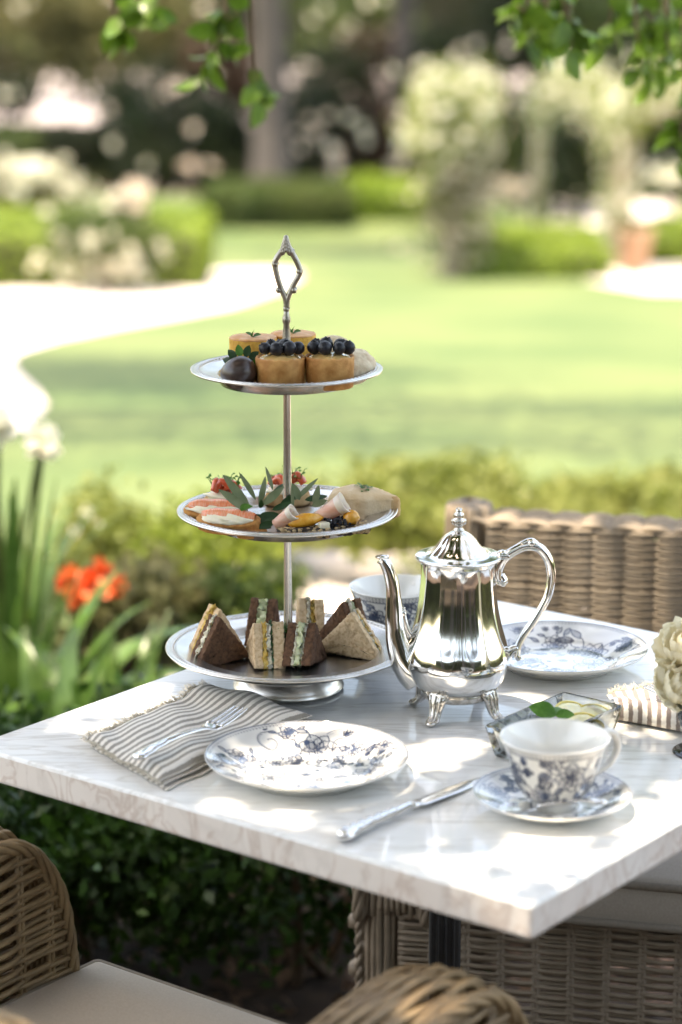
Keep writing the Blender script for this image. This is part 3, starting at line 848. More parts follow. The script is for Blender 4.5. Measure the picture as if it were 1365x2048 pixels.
# ---- agapanthus and red lily
def strap_plant(name, label, x, y, leaves, seed, Lr=(.35, .6), W=.03, heads=(), cat='plant', lean=.6, headm='white_petal_or_glint', headr=.05, z0=0):
    rg = np.random.default_rng(seed)
    t = thing(name, label, cat, (x, y, z0))
    for q in range(leaves):
        a = rg.uniform(0, 6.28); L = rg.uniform(*Lr); le = rg.uniform(.25, 1) * lean
        d = np.array([math.cos(a), math.sin(a), 0])
        P = []
        for i in range(9):
            s = i / 8
            P.append(d * (.02 + L * le * s ** 1.3) + np.array([0, 0, L * (s * 1.0 - le * .75 * s ** 2.6)]))
        P = np.array(P)
        sd = np.cross(d, [0, 0, 1])
        V = []; F = []
        for i, p in enumerate(P):
            w = W * .5 * (1 - (i / 8) ** 3 * .9) * (.6 + .4 * min(1, i / 2))
            V += [p - sd * w + np.array([0, 0, w * .3]), p, p + sd * w + np.array([0, 0, w * .3])]
        for i in range(8):
            b = i * 3
            F += [(b, b + 1, b + 4, b + 3), (b + 1, b + 2, b + 5, b + 4)]
        link('leaf', new_mesh('leaf', V, F, M['strap_leaf']), t)
    for hx, hy, hz in heads:
        s = MB().add(tube(smooth_path([(0, 0, 0), (hx * .5, hy * .5, hz * .6), (hx, hy, hz)], 5), .006, 6)).obj('stalk', M['leaf_mid'], t)
        b = MB()
        for q in range(26):
            dd = rg.normal(0, 1, 3); dd /= np.linalg.norm(dd)
            b.add(xf(leaf_geo(headr * .9, headr * .42, .5, .1, 4, (0, 0, 0), dd, (rg.normal(), rg.normal(), rg.normal())), Matrix.Translation((hx, hy, hz))))
        b.obj('flower_head', M[headm], t)
    return t
strap_plant('agapanthus', 'tall strap-leaved plant with white flower heads at the left edge', -.62, 4.35, 20, 111, (.5, .72), .03, ((-.02, 0, .70), (.06, .1, .66), (-.1, .05, .62), (-.06, -.1, .74)), lean=.32)
strap_plant('agapanthus', 'leafy clump with broad arching glossy leaves at the left edge below the red flowers', -.60, 4.15, 20, 112, (.45, .66), .062, (), lean=.9)
strap_plant('agapanthus', 'leafy clump with broad arching glossy leaves between red flowers and stand', -.42, 4.1, 18, 115, (.36, .54), .052, (), lean=.9)
strap_plant('agapanthus', 'low leafy clump with pale glossy leaves just in front of the red flowers', -.51, 4.0, 16, 116, (.40, .56), .058, (), lean=.8)
strap_plant('agapanthus', 'tall dense blades with greenish white heads farther back at the left edge', -.70, 4.7, 18, 117, (.42, .66), .03, ((.02, 0, .66), (.1, .05, .6), (-.05, 0, .72)), lean=.4, headr=.04)
strap_plant('agapanthus', 'upright bladed plant to the right of the red flowers', -.40, 4.05, 12, 113, (.34, .54), .028, (), lean=.45)
strap_plant('red_lily', 'plant with a cluster of orange-red flowers left of the stand', -.52, 4.6, 8, 114, (.25, .4), .035, ((-.02, 0, .35), (.045, .02, .36), (.0, -.03, .325), (.075, -.01, .335), (.02, .0, .34)), headm='red_petal', headr=.040)

# ================================================================== overhanging tree
A2 = np.array([.17, 2.017]); E1 = np.array([-.7923, .6101]); E2 = np.array([.6101, .7923])
PLANE = .75
def to_plane(p):
    p = np.asarray(p); k = (p[..., 2] - PLANE) / SUN.z
    return np.stack([p[..., 0] - SUN.x * k, p[..., 1] - SUN.y * k], -1)
def gap(pts, z): return np.array([to_plane(np.array(at_z(x, y, z))) for x, y in pts])
GAPS = [
    gap([(452, 1500), (472, 1472), (560, 1447), (700, 1440), (800, 1465), (828, 1500), (800, 1545), (700, 1580), (560, 1580), (472, 1545)], .77),
    gap([(822, 1500), (870, 1475), (960, 1478), (990, 1498), (920, 1530), (840, 1545)], .75),
    gap([(800, 1732), (850, 1690), (960, 1668), (1080, 1668), (1180, 1655), (1260, 1610), (1330, 1560), (1420, 1560), (1420, 1620), (1100, 1830), (1000, 1800), (930, 1765)], .75),
    gap([(100, 1446), (230, 1390), (330, 1362), (362, 1378), (330, 1410), (280, 1440), (170, 1470)], .75),
    gap([(380, 1592), (520, 1627), (690, 1652), (690, 1668), (520, 1646), (400, 1612)], .75),
    gap([(1005, 1385), (1100, 1390), (1080, 1420), (1015, 1428)], .75),
    gap([(1195, 1385), (1300, 1362), (1370, 1390), (1330, 1450), (1225, 1440)], .765),
    gap([(1235, 1330), (1310, 1308), (1330, 1340), (1250, 1352)], .75),
    gap([(870, 1975), (915, 1955), (950, 1985), (870, 2030), (800, 2030)], .68),
    gap([(-40, 2010), (60, 2010), (80, 2060), (-40, 2060)], .80),
]
def ell(P, a, b):
    q = to_plane(np.array(P)); t_ = np.linspace(0, 2 * math.pi, 14, endpoint=False)
    return q + np.column_stack([a * np.cos(t_), b * np.sin(t_)])
GAPS += [ell((.147, 3.33, .79), .03, .06), ell((.235, 3.28, .72), .012, .12), ell((.27, 3.26, .66), .014, .12), ell((.30, 3.30, .79), .02, .03), ell((.43, 3.26, .79), .03, .02), ell((.33, 3.30, .62), .012, .06), ell((.37, 3.29, .70), .010, .10), ell((.46, 3.27, .64), .012, .07), ell((.52, 3.25, .72), .012, .09), ell((.20, 3.32, .60), .012, .05), ell((.41, 3.28, .58), .014, .04), ell((.57, 3.24, .60), .014, .05), ell((.26, 3.30, .56), .012, .06), ell((.34, 3.28, .76), .016, .04), ell((.49, 3.26, .57), .01, .06), ell((.24, 3.32, .80), .02, .03), ell((.55, 3.22, .80), .04, .02), ell((.38, 3.27, .80), .03, .02), ell((-.28, 2.2, .5), .02, .02),
         ell((.40, 2.42, .87), .035, .05)]
ISLES = [np.array(to_plane(np.array(at_z(cx, cy, .75)))) + np.column_stack([a * np.cos(np.linspace(0, 6.28, 12)), b * np.sin(np.linspace(0, 6.28, 12))]) for cx, cy, a, b in
         ((885, 1703, .020, .014), (958, 1690, .024, .016), (1072, 1785, .018, .022), (1000, 1745, .010, .012), (1190, 1690, .012, .016), (640, 1470, .016, .02), (520, 1500, .014, .02), (740, 1545, .016, .018))]
def inside(q, poly):
    x, y = q[:, 0], q[:, 1]; c = np.zeros(len(q), bool)
    for i in range(len(poly)):
        (ax, ay), (bx, by) = poly[i], poly[i - 1]
        if ay == by: continue
        c ^= ((ay > y) != (by > y)) & (x < (bx - ax) * (y - ay) / (by - ay) + ax)
    return c
def shade_tree():
    rg = np.random.default_rng(200)
    t = thing('shade_tree', 'leafy tree overhead whose bright green branch tips hang into the top of the picture', 'tree', (1.3, -1.5, 0))
    L0 = np.array([1.3, -1.5, 0])
    n = 40000
    q = np.column_stack([rg.uniform(-2.3, 2.3, n), rg.uniform(-.9, 4.9, n)])
    q2 = np.column_stack([rg.uniform(-.75, 1.0, 30000), rg.uniform(1.5, 3.6, 30000)])
    q = np.concatenate([q, q2])
    keep = np.ones(len(q), bool)
    for gp in GAPS:
        # grown slightly so a leaf beside the opening does not close it
        c = gp.mean(0); big = c + (gp - c) * 1.0
        ins = inside(q, big)
        for dx, dy in ((.011, 0), (-.011, 0), (0, .011), (0, -.011)):
            ins |= inside(q + np.array([dx, dy]), big)
        keep &= ~(ins & (rg.uniform(0, 1, len(q)) > .022))
    isl = np.zeros(len(q), bool)
    for ip in ISLES: isl |= inside(q, ip)
    keep |= isl
    # ragged outer limit and natural holes away from the table
    far = np.maximum(np.abs(q[:, 0]) / 2.2, np.abs(q[:, 1] - 2.0) / 2.8) + .22 * np.sin(q[:, 0] * 5 + 1) * np.sin(q[:, 1] * 4.2)
    keep &= far < 1.0
    out = (np.abs(q[:, 0] - .1) > .85) | (np.abs(q[:, 1] - 2.5) > 1.1)
    hole = np.sin(q[:, 0] * 9.3 + 2 * np.sin(q[:, 1] * 4)) * np.sin(q[:, 1] * 8.1 + 1.7 * np.sin(q[:, 0] * 5)) > .60
    hole |= (q[:, 1] > 3.35) & (np.sin(q[:, 0] * 21 + 3 * np.sin(q[:, 1] * 9)) * np.sin(q[:, 1] * 19 + 2.4 * np.sin(q[:, 0] * 13)) > .34)
    keep &= ~(out & hole)
    q = q[keep]
    z = rg.uniform(2.5, 3.7, len(q)); z = np.round(z * 5) / 5 + rg.normal(0, .05, len(q))
    k = (z - PLANE) / SUN.z
    P = np.column_stack([q[:, 0] + SUN.x * k, q[:, 1] + SUN.y * k, z]) - L0
    V, F = leaf_cloud(P, .058, rg, .62, np.tile([0, 0, 1.4], (len(P), 1)))
    o = link('crown', new_mesh('crown', V, F, M['leaf_canopy']), t); o['kind'] = 'stuff'
    b = MB()
    T = smooth_path([(0, 0, -.2), (.02, .03, .8), (-.05, .1, 1.7), (-.2, .5, 2.5)], 6)
    b.add(tube(T, np.linspace(.2, .13, len(T)), 14))
    for ex, ey, ez in ((-2.4, 3.2, 2.9), (-.6, 4.6, 2.95), (.9, 4.4, 3.0), (-3.0, 1.2, 3.0), (1.0, 1.5, 3.1), (-3.2, 2.6, 3.0)):
        s = T[-1]; e = np.array([ex, ey, ez])
        b.add(tube(smooth_path([s, s * .55 + e * .45 + np.array([0, 0, .3]), e], 6), np.linspace(.085, .012, 13), 8))
    b.obj('trunk', M['bark'], t)
    # hanging branch tips seen at the top of the frame
    tips = [(232, -60, 250, 62, 3.9, 9), (300, -60, 300, 12, 3.9, 6), (455, -40, 405, 150, 4.0, 13), (505, 40, 520, 205, 4.0, 8), (455, -60, 480, 30, 4.0, 7)]
    rgx = np.random.default_rng(77)
    for q in range(19):
        px = rgx.uniform(1030, 1390); tips.append((px + rgx.normal(0, 30), -80, px, rgx.uniform(20, 185) * (.45 + .55 * (px - 1000) / 380), rgx.uniform(3.8, 4.3), 9))
    tips += [(1375, 120, 1362, 320, 4.0, 8), (1380, 180, 1352, 240, 4.0, 6)]
    for ax, ay, bx, by, Y, nl in tips:
        a = np.array(at_y(ax, ay, Y)) - L0; e = np.array(at_y(bx, by, Y)) - L0
        top = a + np.array([rg.normal(0, .05), rg.normal(0, .1), .75])
        P = smooth_path([top, a, e], 8)
        tw = MB().add(tube(P, np.linspace(.005, .0015, len(P)), 5)).obj('twig', M['twig'], t)
        m0 = len(P) // 2
        for i in range(nl):
            p = P[m0 + int((len(P) - 1 - m0) * (i + 1) / nl)]
            d = Vector((rg.normal(0, .8), rg.normal(0, .8), -abs(rg.normal(.8, .3))))
            VF = leaf_geo(rg.uniform(.038, .060), rg.uniform(.022, .032), .2, .25, 6, (0, 0, 0), d, (rg.normal(), rg.normal(), rg.normal()))
            link('leaf', new_mesh('leaf', VF[0], VF[1], M['leaf_sprig']), tw, tuple(p))
shade_tree()
# ---- garden behind the photographer (seen only as reflections in the silver)
tree('garden_tree', 'tree standing behind the viewpoint, out of the picture on the left', -3.4, -3.5, .2, 3.6, (0, 0, 4.4), (2.6, 2.2, 1.3), .14, 5000, M['leaf_mid'], 121)
tree('garden_tree', 'tree standing behind the viewpoint, out of the picture on the right', 3.9, -3.4, .22, 3.8, (0, 0, 4.8), (2.8, 2.4, 1.4), .14, 5000, M['leaf_mid'], 122)
hedge('screen_hedge', 'tall dark hedge behind the viewpoint', -9, 9, -6.6, -5.7, 3.0, .16, 9000, M['leaf_mid'], 123)
hedge('side_hedge', 'dark clipped hedge out of the picture on the left of the terrace', -4.6, -3.6, -4.5, 4.4, .9, .10, 5000, M['leaf_mid'], 124)
hedge('side_hedge', 'dark clipped hedge out of the picture on the right of the terrace', 3.9, 4.9, -4.5, 4.4, .9, .10, 5000, M['leaf_mid'], 125)
for i, (x, y) in enumerate(((-1.6, -2.9), (.2, -3.9), (1.5, -3.2), (-.6, -4.2), (2.6, -3.8))):
    tree('garden_tree', ['slim tree behind the viewpoint, second from the left', 'slim tree directly behind the viewpoint', 'slim tree behind the viewpoint, right of the middle', 'slim tree farthest behind the viewpoint', 'slim tree behind the viewpoint toward the right'][i], x, y, .11, 2.6, (.1, 0, 3.3), (1.2, 1.0, 1.0), .10, 2200, M['leaf_mid'], 130 + i)


# ================================================================== TABLE
TZ = .75
TABLE_RZ = -math.atan2(E2[0], E2[1])
TL, TW = .715, .82
tc2 = A2 + E1 * TL / 2 + E2 * TW / 2
def build_table():
    t = thing('marble_table', 'square white marble table with a black metal leg, set for tea', 'table', (tc2[0], tc2[1], 0), TABLE_RZ)
    x, y = TL / 2, TW / 2
    V = []; F = []; mi = []
    rings = []
    for d, z in ((.004, -.034), (.001, -.033), (0, -.030), (0, -.0035), (.0012, -.0012), (.0035, 0.0)):
        rings.append(rrect(-x + d, x - d, -y + d, y - d, .004, TZ + z, 4))
    V, F = loft(rings)
    k = len(rings[0])
    mi = [1] * (k * 3) + [0] * (k * 2) + [1, 0]
    link('tabletop', new_mesh('tabletop', V, F, [M['marble'], M['marble_edge']], False, mi), t)
    # black post with two grooves, under-frame and foot
    R_ = Matrix.Rotation(-TABLE_RZ, 3, 'Z')
    lp = R_ @ Vector((.118 - tc2[0], 2.56 - tc2[1], 0))
    m = MB()
    m.add(rbox(-.0175, .0175, -.0175, .0175, .03, TZ - .046, r=.002))
    for s in (-.009, 0, .009):
        m.add(rbox(s - .0018, s + .0018, -.0195, .0195, .06, TZ - .07, r=.0008))
    m.obj('leg', M['black'], t, tuple(lp), (0, 0, -TABLE_RZ))
    MB().add(rbox(-.24, .24, -.025, .025, TZ - .046, TZ - .0345, r=.003)).add(rbox(-.025, .025, -.27, .27, TZ - .058, TZ - .0465, r=.003)).obj('frame', M['black'], t)
    MB().add(rbox(-.22, .22, -.03, .03, 0, .028, r=.006)).add(rbox(-.03, .03, -.22, .22, .001, .0285, r=.006)).obj('foot', M['black'], t, tuple(lp))
build_table()

# ================================================================== transfer-print china
def motif_flower(cx, cy, r, rg):
    out = []
    n = rg.integers(6, 9)
    for ringr, k, sc in ((1.0, n, 1.0), (.55, n - 2, .8)):
        off = rg.uniform(0, 6.28)
        for i in range(k):
            a = off + 2 * math.pi * i / k + rg.normal(0, .1)
            L = r * ringr * rg.uniform(.85, 1.1); W = L * .42 * sc
            t_ = np.linspace(0, 1, 12)
            half = np.sin(np.pi * t_ ** .8) * W
            ca, sa = math.cos(a), math.sin(a)
            base = .12 * r
            for sg in (1, -1):
                X = base + t_ * (L - base); Y = sg * half * (1 + .12 * np.sin(9 * t_))
                out.append((np.column_stack([cx + X * ca - Y * sa, cy + X * sa + Y * ca]), .0006, .85))
            for h in (-.5, -.15, .25, .6):
                X = base + np.linspace(.05, .62, 6) * (L - base); Y = h * np.interp(np.linspace(.05, .62, 6), t_, half)
                out.append((np.column_stack([cx + X * ca - Y * sa, cy + X * sa + Y * ca]), .0007, .42))
            for h in (-.6, -.2, .2, .6):
                X = base + np.linspace(.0, .9, 8) * (L - base); Y = h * np.interp(np.linspace(.0, .9, 8), t_, half)
                out.append((np.column_stack([cx + X * ca - Y * sa, cy + X * sa + Y * ca]), W * .3, .13))
    for i in range(10):
        a = rg.uniform(0, 6.28); q = r * .13 * rg.uniform(.2, 1)
        out.append((np.array([[cx + q * math.cos(a), cy + q * math.sin(a)], [cx + q * math.cos(a) + .0005, cy + q * math.sin(a)]]), .0010, .9))
    return out
def motif_leaf(cx, cy, a, L, rg):
    out = []
    t_ = np.linspace(0, 1, 10); half = np.sin(np.pi * t_) * L * .22; ca, sa = math.cos(a), math.sin(a)
    bend = .18 * L * t_ ** 2
    for h in (1, .72, .44, .16, -.14, -.42, -.7, -1):
        Y = h * half + bend; X = t_ * L
        out.append((np.column_stack([cx + X * ca - Y * sa, cy + X * sa + Y * ca]), .0009, .55 if abs(h) < 1 else .9))
    return out
def motif_stem(x0, y0, x1, y1, bend, rg):
    t_ = np.linspace(0, 1, 14)
    nx, ny = -(y1 - y0), (x1 - x0)
    b = bend * np.sin(np.pi * t_)
    return [(np.column_stack([x0 + (x1 - x0) * t_ + nx * b, y0 + (y1 - y0) * t_ + ny * b]), .0007, .9)]
def motif_scroll(cx, cy, r, a0, rg, turns=1.4, sg=1):
    t_ = np.linspace(0, 1, 36)
    a = a0 + sg * t_ * turns * 6.28; q = r * (1 - .8 * t_)
    o = [(np.column_stack([cx + q * np.cos(a), cy + q * np.sin(a)]), .0008, .7)]
    o.append((np.column_stack([cx + q * .86 * np.cos(a), cy + q * .86 * np.sin(a)]), .0005, .5))
    return o
def spray(cx, cy, r, rg, dense=1.0):
    out = motif_flower(cx, cy, r, rg)
    for i in range(int(6 * dense)):
        a = rg.uniform(0, 6.28); q = r * rg.uniform(1.0, 1.5)
        out += motif_stem(cx + .8 * r * math.cos(a), cy + .8 * r * math.sin(a), cx + q * 1.15 * math.cos(a), cy + q * 1.15 * math.sin(a), rg.uniform(-.3, .3), rg)
        out += motif_leaf(cx + q * math.cos(a), cy + q * math.sin(a), a + rg.normal(0, .6), r * rg.uniform(.5, .9), rg)
        if rg.uniform() < .5: out += motif_flower(cx + q * 1.5 * math.cos(a + .5), cy + q * 1.5 * math.sin(a + .5), r * .28, rg)
    return out
def ink_at(P, strokes, wrap=None):
    ink = np.zeros(len(P))
    for pl, w, s in strokes:
        w = w * 1.15
        for off in ((0,) if wrap is None else (-wrap, 0, wrap)):
            q = pl + np.array([off, 0])
            lo, hi = q.min(0) - 3 * w, q.max(0) + 3 * w
            sel = np.where((P[:, 0] > lo[0]) & (P[:, 0] < hi[0]) & (P[:, 1] > lo[1]) & (P[:, 1] < hi[1]))[0]
            if not len(sel): continue
            p = P[sel]; d = np.full(len(sel), 9.0)
            for a, b in zip(q[:-1], q[1:]):
                ab = b - a; L2 = ab @ ab + 1e-12
                t_ = np.clip(((p - a) @ ab) / L2, 0, 1)
                d = np.minimum(d, np.linalg.norm(p - a - t_[:, None] * ab, axis=1))
            ink[sel] = np.maximum(ink[sel], min(1, s * 1.2) * np.clip(1.5 - d / w, 0, 1))
    return ink
def resample(prof, step):
    out = []
    for (a, b), (c, d) in zip(prof[:-1], prof[1:]):
        k = max(1, int(math.hypot(c - a, d - b) / step))
        for i in range(k): out.append((a + (c - a) * i / k, b + (d - b) * i / k))
    out.append(prof[-1]); return out
def spline_prof(pts, k=8):
    P = smooth_path([(p[0], p[1], 0) for p in pts], k)
    return [(max(0.0, p[0]), p[1]) for p in P]
def china_disc(name, top, under, strokes, rim_r, n=620, step=.0011, flute=0.0):
    """top: profile from centre out to rim; under: profile back to centre"""
    tp = resample(top, step)
    V, F = lathe(tp + under, n)
    nt_ = 1 + (len(tp) - 1) * n
    ink = np.zeros(len(V))
    P = V[:nt_, :2]; r = np.linalg.norm(P, axis=1); th = np.arctan2(P[:, 1], P[:, 0])
    ink[:nt_] = ink_at(P, strokes)
    # chain border
    nb = int(2 * math.pi * rim_r / .0042)
    u = (r - (rim_r - .0040)) / .0019
    ch = np.clip(1.3 - np.abs(np.sqrt(u ** 2 + (1.25 * np.sin(th * nb / 2)) ** 2) - .85) * 3.0, 0, 1) * (np.abs(u) < 1.3)
    ln = np.clip(1.3 - np.abs(r - (rim_r - .0009)) / .0011, 0, 1) + np.clip(1.2 - np.abs(r - (rim_r - .0068)) / .0006, 0, 1)
    ink[:nt_] = np.clip(np.maximum(ink[:nt_] * (r < rim_r - .007), np.maximum(ch * 1.0, np.minimum(ln, 1) * .95)), 0, 1)
    # blue wash in the rim zone (a soft transfer tone)
    wash = .34 * np.clip((r - rim_r * .55) / (rim_r * .3), 0, 1) * np.clip(.45 + .55 * np.sin(th * 5 + 1) * np.sin(th * 3 + r * 60) + .25 * np.sin(th * 11 + r * 160), 0, 1)
    ink[:nt_] = np.maximum(ink[:nt_], wash)
    me = new_mesh(name, V, F, [M['ink']])
    at_ = me.attributes.new('ink', 'FLOAT', 'POINT')
    at_.data.foreach_set('value', ink.astype(np.float32))
    return me
def plate_mesh():
    rg = np.random.default_rng(301)
    st = []
    for x, y, r, dn in ((-.042, -.012, .030, 1.3), (-.015, -.050, .024, 1.1), (.018, .062, .020, 1.0), (.062, -.015, .018, 1.0), (.03, -.055, .016, .8), (-.065, .035, .014, .8), (.055, .045, .014, .6), (-.06, -.062, .014, .9), (.078, -.05, .012, .8), (-.028, .03, .012, .8), (.03, .01, .012, .7), (-.085, .012, .011, .8), (-.01, .086, .011, .7), (.086, .03, .011, .7)):
        st += spray(x, y, r, rg, dn)
    st += motif_scroll(.045, .062, .022, 2.2, rg, 1.2, -1) + motif_scroll(.012, .025, .016, -1.0, rg, 1.2, 1) + motif_scroll(-.03, .072, .018, .3, rg, 1.3, 1)
    st += motif_scroll(.072, .02, .018, -2.0, rg, 1.3, -1) + motif_scroll(-.082, -.02, .016, 1.0, rg, 1.2, 1)
    top = spline_prof([(0, .004), (.05, .004), (.066, .0065), (.074, .0115), (.090, .0185), (.1025, .0235), (.1045, .0245)], 5)
    top[0] = (0, .004)
    under = [(.1052, .0240), (.1045, .0225), (.090, .0152), (.076, .0075), (.066, .0035), (.064, .0), (.060, .0), (.058, .0022), (0, .0022)]
    return china_disc('plate', top, under, st, .1045)
PLATE = plate_mesh()
def saucer_mesh():
    rg = np.random.default_rng(302)
    st = []
    for i in range(8):
        a = i * .785 + rg.normal(0, .08)
        st += spray(.057 * math.cos(a), .057 * math.sin(a), .0125 + .003 * (i % 2), rg, 1.5)
    top = spline_prof([(0, .004), (.024, .004), (.027, .0055), (.032, .0045), (.045, .006), (.062, .0135), (.078, .0205)], 5)
    top[0] = (0, .004)
    under = [(.0788, .0200), (.078, .0185), (.062, .0108), (.045, .0035), (.036, .0012), (.034, 0), (.030, 0), (.029, .002), (0, .002)]
    return china_disc('saucer', top, under, st, .078, 460, .0011)
SAUCER = saucer_mesh()
def cup_mesh():
    rg = np.random.default_rng(303)
    outer = spline_prof([(.0205, .0), (.0215, .004), (.0225, .008), (.031, .016), (.0385, .030), (.0425, .046), (.0470, .060), (.0510, .0695)], 6)
    o2 = resample(outer, .0011)
    inner = spline_prof([(.0500, .0705), (.0458, .0600), (.0412, .046), (.037, .030), (.029, .017), (.018, .0105), (.0, .0095)], 5)
    inner[-1] = (0, .0095)
    prof = [(0, .002), (.018, .002), (.0195, 0)] + o2 + [(.0508, .0702)] + inner
    n = 400
    V, F = lathe(prof, n)
    F = [tuple(reversed(f)) for f in F]
    ink = np.zeros(len(V))
    s = 1 + 2 * n; e = s + len(o2) * n
    P3 = V[s:e]; r = np.linalg.norm(P3[:, :2], axis=1); th = np.arctan2(P3[:, 1], P3[:, 0])
    U = np.column_stack([th * .043, P3[:, 2]])
    st = []
    for i in range(9):
        u = -.135 + i * .030; zz = .032 + .011 * (-1) ** i
        st += spray(u, zz, .0120 + .002 * (i % 3), rg, 1.5)
    w = 2 * math.pi * .043
    ik = ink_at(U, st, w) * (P3[:, 2] > .012) * (P3[:, 2] < .062)
    nb = 74
    uu = (P3[:, 2] - .0650) / .0016
    ch = np.clip(1.3 - np.abs(np.sqrt(uu ** 2 + (1.25 * np.sin(th * nb / 2)) ** 2) - .85) * 3, 0, 1) * (np.abs(uu) < 1.4)
    ln = np.clip(1.2 - np.abs(P3[:, 2] - .0620) / .0006, 0, 1) + np.clip(1.2 - np.abs(P3[:, 2] - .0676) / .0006, 0, 1)
    ink[s:e] = np.clip(np.maximum(ik, np.maximum(ch, ln) * .9), 0, 1)
    me = new_mesh('bowl', V, F, [M['ink']])
    a = me.attributes.new('ink', 'FLOAT', 'POINT'); a.data.foreach_set('value', ink.astype(np.float32))
    return me
CUP = cup_mesh()
def china_plate(label, x, y, rz):
    return tag(link('dinner_plate', PLATE, None, (x, y, TZ), (0, 0, rz)), label, 'plate', 'blue and white plates')
def tea_cup(label, x, y, z, rz):
    t = thing('tea_cup', label, 'cup', (x, y, z), rz, 'blue and white tea cups')
    link('bowl', CUP, t)
    t.scale = (1.07, 1.07, 1.04)
    P = smooth_path([(.0480, 0, .0575), (.054, 0, .0655), (.064, 0, .062), (.068, 0, .048), (.060, 0, .034), (.047, 0, .027), (.0385, 0, .0255)], 7)
    MB().add(tube(P, np.linspace(.0042, .0032, len(P)), 10)).obj('handle', M['porcelain'], t)
    return t
fp = at_z(614, 1506, TZ + .0245)
china_plate('blue and white floral plate in bright sun at the front, beside the striped napkin', fp.x, fp.y, R(8))
china_plate('blue and white floral plate behind the silver pot, in front of the wicker chair', .258, 2.742, R(150))
sc_ = (.2085, 2.258)
tag(link('saucer', SAUCER, None, (*sc_, TZ), (0, 0, .4)), 'blue patterned saucer under the front teacup, holding a spoon', 'saucer', 'blue and white saucers')
tea_cup('blue and white teacup in the front right, on the saucer with a spoon', sc_[0] + .002, sc_[1], TZ + .0045, R(26))
c2_ = (.064, 2.815)
tag(link('saucer', SAUCER, None, (*c2_, TZ), (0, 0, 1.4)), 'blue patterned saucer mostly hidden behind the cake stand and silver pot', 'saucer', 'blue and white saucers')
tea_cup('blue and white teacup standing behind the spout of the silver pot', c2_[0], c2_[1], TZ + .0045, R(60))

# ================================================================== tea stand
def tea_stand():
    X, Y = -.0605, 2.655
    t = thing('tea_stand', 'three-tier pewter cake stand with beaded plates and a loop handle', 'cake stand', (X, Y, TZ))
    MB().add(lathe([(0, .0), (.060, 0), (.0635, .002), (.0640, .0045), (.0615, .007), (.0610, .009), (.0560, .017), (.0530, .021), (.0535, .0235), (.050, .026), (0, .027)], 72)).obj('foot', M['pewter'], t)
    tiers = ((.0500, .1405, .100), (.2100, .1250, .086), (.3716, .1075, .073))
    for z, r, w in tiers:
        zb = z - .0135
        p = [(0, zb), (w - .004, zb), (w, zb + .001), (w + .003, zb + .0085), (w + .006, zb + .0105), (r - .016, z - .0012), (r - .014, z - .0002), (r - .004, z + .0012), (r - .0015, z + .0018), (r, z + .0010), (r - .0006, z - .0008),
             (r - .006, z - .0020), (w + .007, zb + .0078), (w + .0045, zb + .006), (w + .001, zb - .002), (w - .004, zb - .0028), (0, zb - .0028)]
        V, F = lathe(p, 120)
        pl = link('plate', new_mesh('plate', V, [tuple(reversed(f)) for f in F], M['pewter']), t)
        b = MB(); n = int(2 * math.pi * (r - .009) / .0062)
        for i in range(n):
            a = 2 * math.pi * i / n
            v, f = blob(.0030, .0019, .0013, 6, 4)
            ca, sa = math.cos(a + .0), math.sin(a)
            v = np.column_stack([v[:, 0] * -sa - v[:, 1] * ca, v[:, 0] * ca - v[:, 1] * sa, v[:, 2]]) + np.array([(r - .009) * ca, (r - .009) * sa, z + .0007])
            b.add((v, f))
        for rr in (r - .0125, r - .0055):
            ring = [(rr * math.cos(q), rr * math.sin(q), z + (.0002 if rr < r - .01 else .0013)) for q in np.linspace(0, 2 * math.pi, 120, endpoint=False)]
            b.add(tube(ring, .0008, 5, closed=True))
        o = b.obj('beaded_rim', M['pewter'], pl); o['kind'] = 'stuff'
    prof = [(.0105, .028)]
    def seg(z0, z1):
        return [(.0075, z0), (.0085, z0 + .004), (.0062, z0 + .010), (.0052, z0 + .016), (.0046, z0 + (z1 - z0) * .55), (.0042, z1 - .010), (.0055, z1 - .006), (.0062, z1)]
    MB().add(lathe([(0, .0255)] + seg(.036, .193) + [(0, .193)], 24)).obj('pole', M['pewter'], t)
    MB().add(lathe([(0, .194)] + seg(.196, .355) + [(0, .355)], 24)).obj('pole', M['pewter'], t)
    # cast handle: stem, diamond loop and leaf tip
    zt = .358
    m = MB()
    m.add(lathe([(0, zt - .001), (.0070, zt), (.0078, zt + .020), (.0050, zt + .030), (.0044, zt + .052), (.0034, zt + .064), (.0046, zt + .067), (.0046, zt + .071), (.0032, zt + .075), (.0028, zt + .083), (0, zt + .083)], 16))
    k = .5475 / 1000  # metres per photo pixel at this depth
    def H(px, py): return np.array([(px - 579) * k, 0, .520 - (py - 472) * k * .99])
    base = H(579, 622)
    L = smooth_path([H(579, 620), H(577, 600), H(567, 575), H(559, 545), H(557, 525), H(565, 510), H(575, 498), H(579, 492)], 6)
    Rr = smooth_path([H(580, 620), H(582, 600), H(592, 575), H(603, 555), H(607, 543), H(601, 525), H(592, 508), H(584, 494)], 6)
    m.add(tube(L, np.linspace(.0030, .0034, len(L)), 9)); m.add(tube(Rr, np.linspace(.0030, .0034, len(Rr)), 9))
    for px, py, r in ((564, 583, .0036), (594, 583, .0042), (588, 505, .0048), (571, 505, .0042), (557, 530, .0040), (606, 545, .0040), (579, 622, .0040)):
        v, f = blob(r, r, r * .9, 10, 7, .2, 3, 3); m.add((v + H(px, py), f))
    # pine-cone tip built of overlapping scales
    for i in range(9):
        w = .0052 * (1 - i / 9.5)
        for q in range(6):
            a = q * 1.047 + i * .52
            v, f = blob(.0023, .0023, .0030, 7, 5)
            m.add((v + H(579, 503 - i * 3.4) + np.array([w * math.cos(a), w * math.sin(a), 0]), f))
    m.obj('handle', M['pewter_rough'], t)
tea_stand()

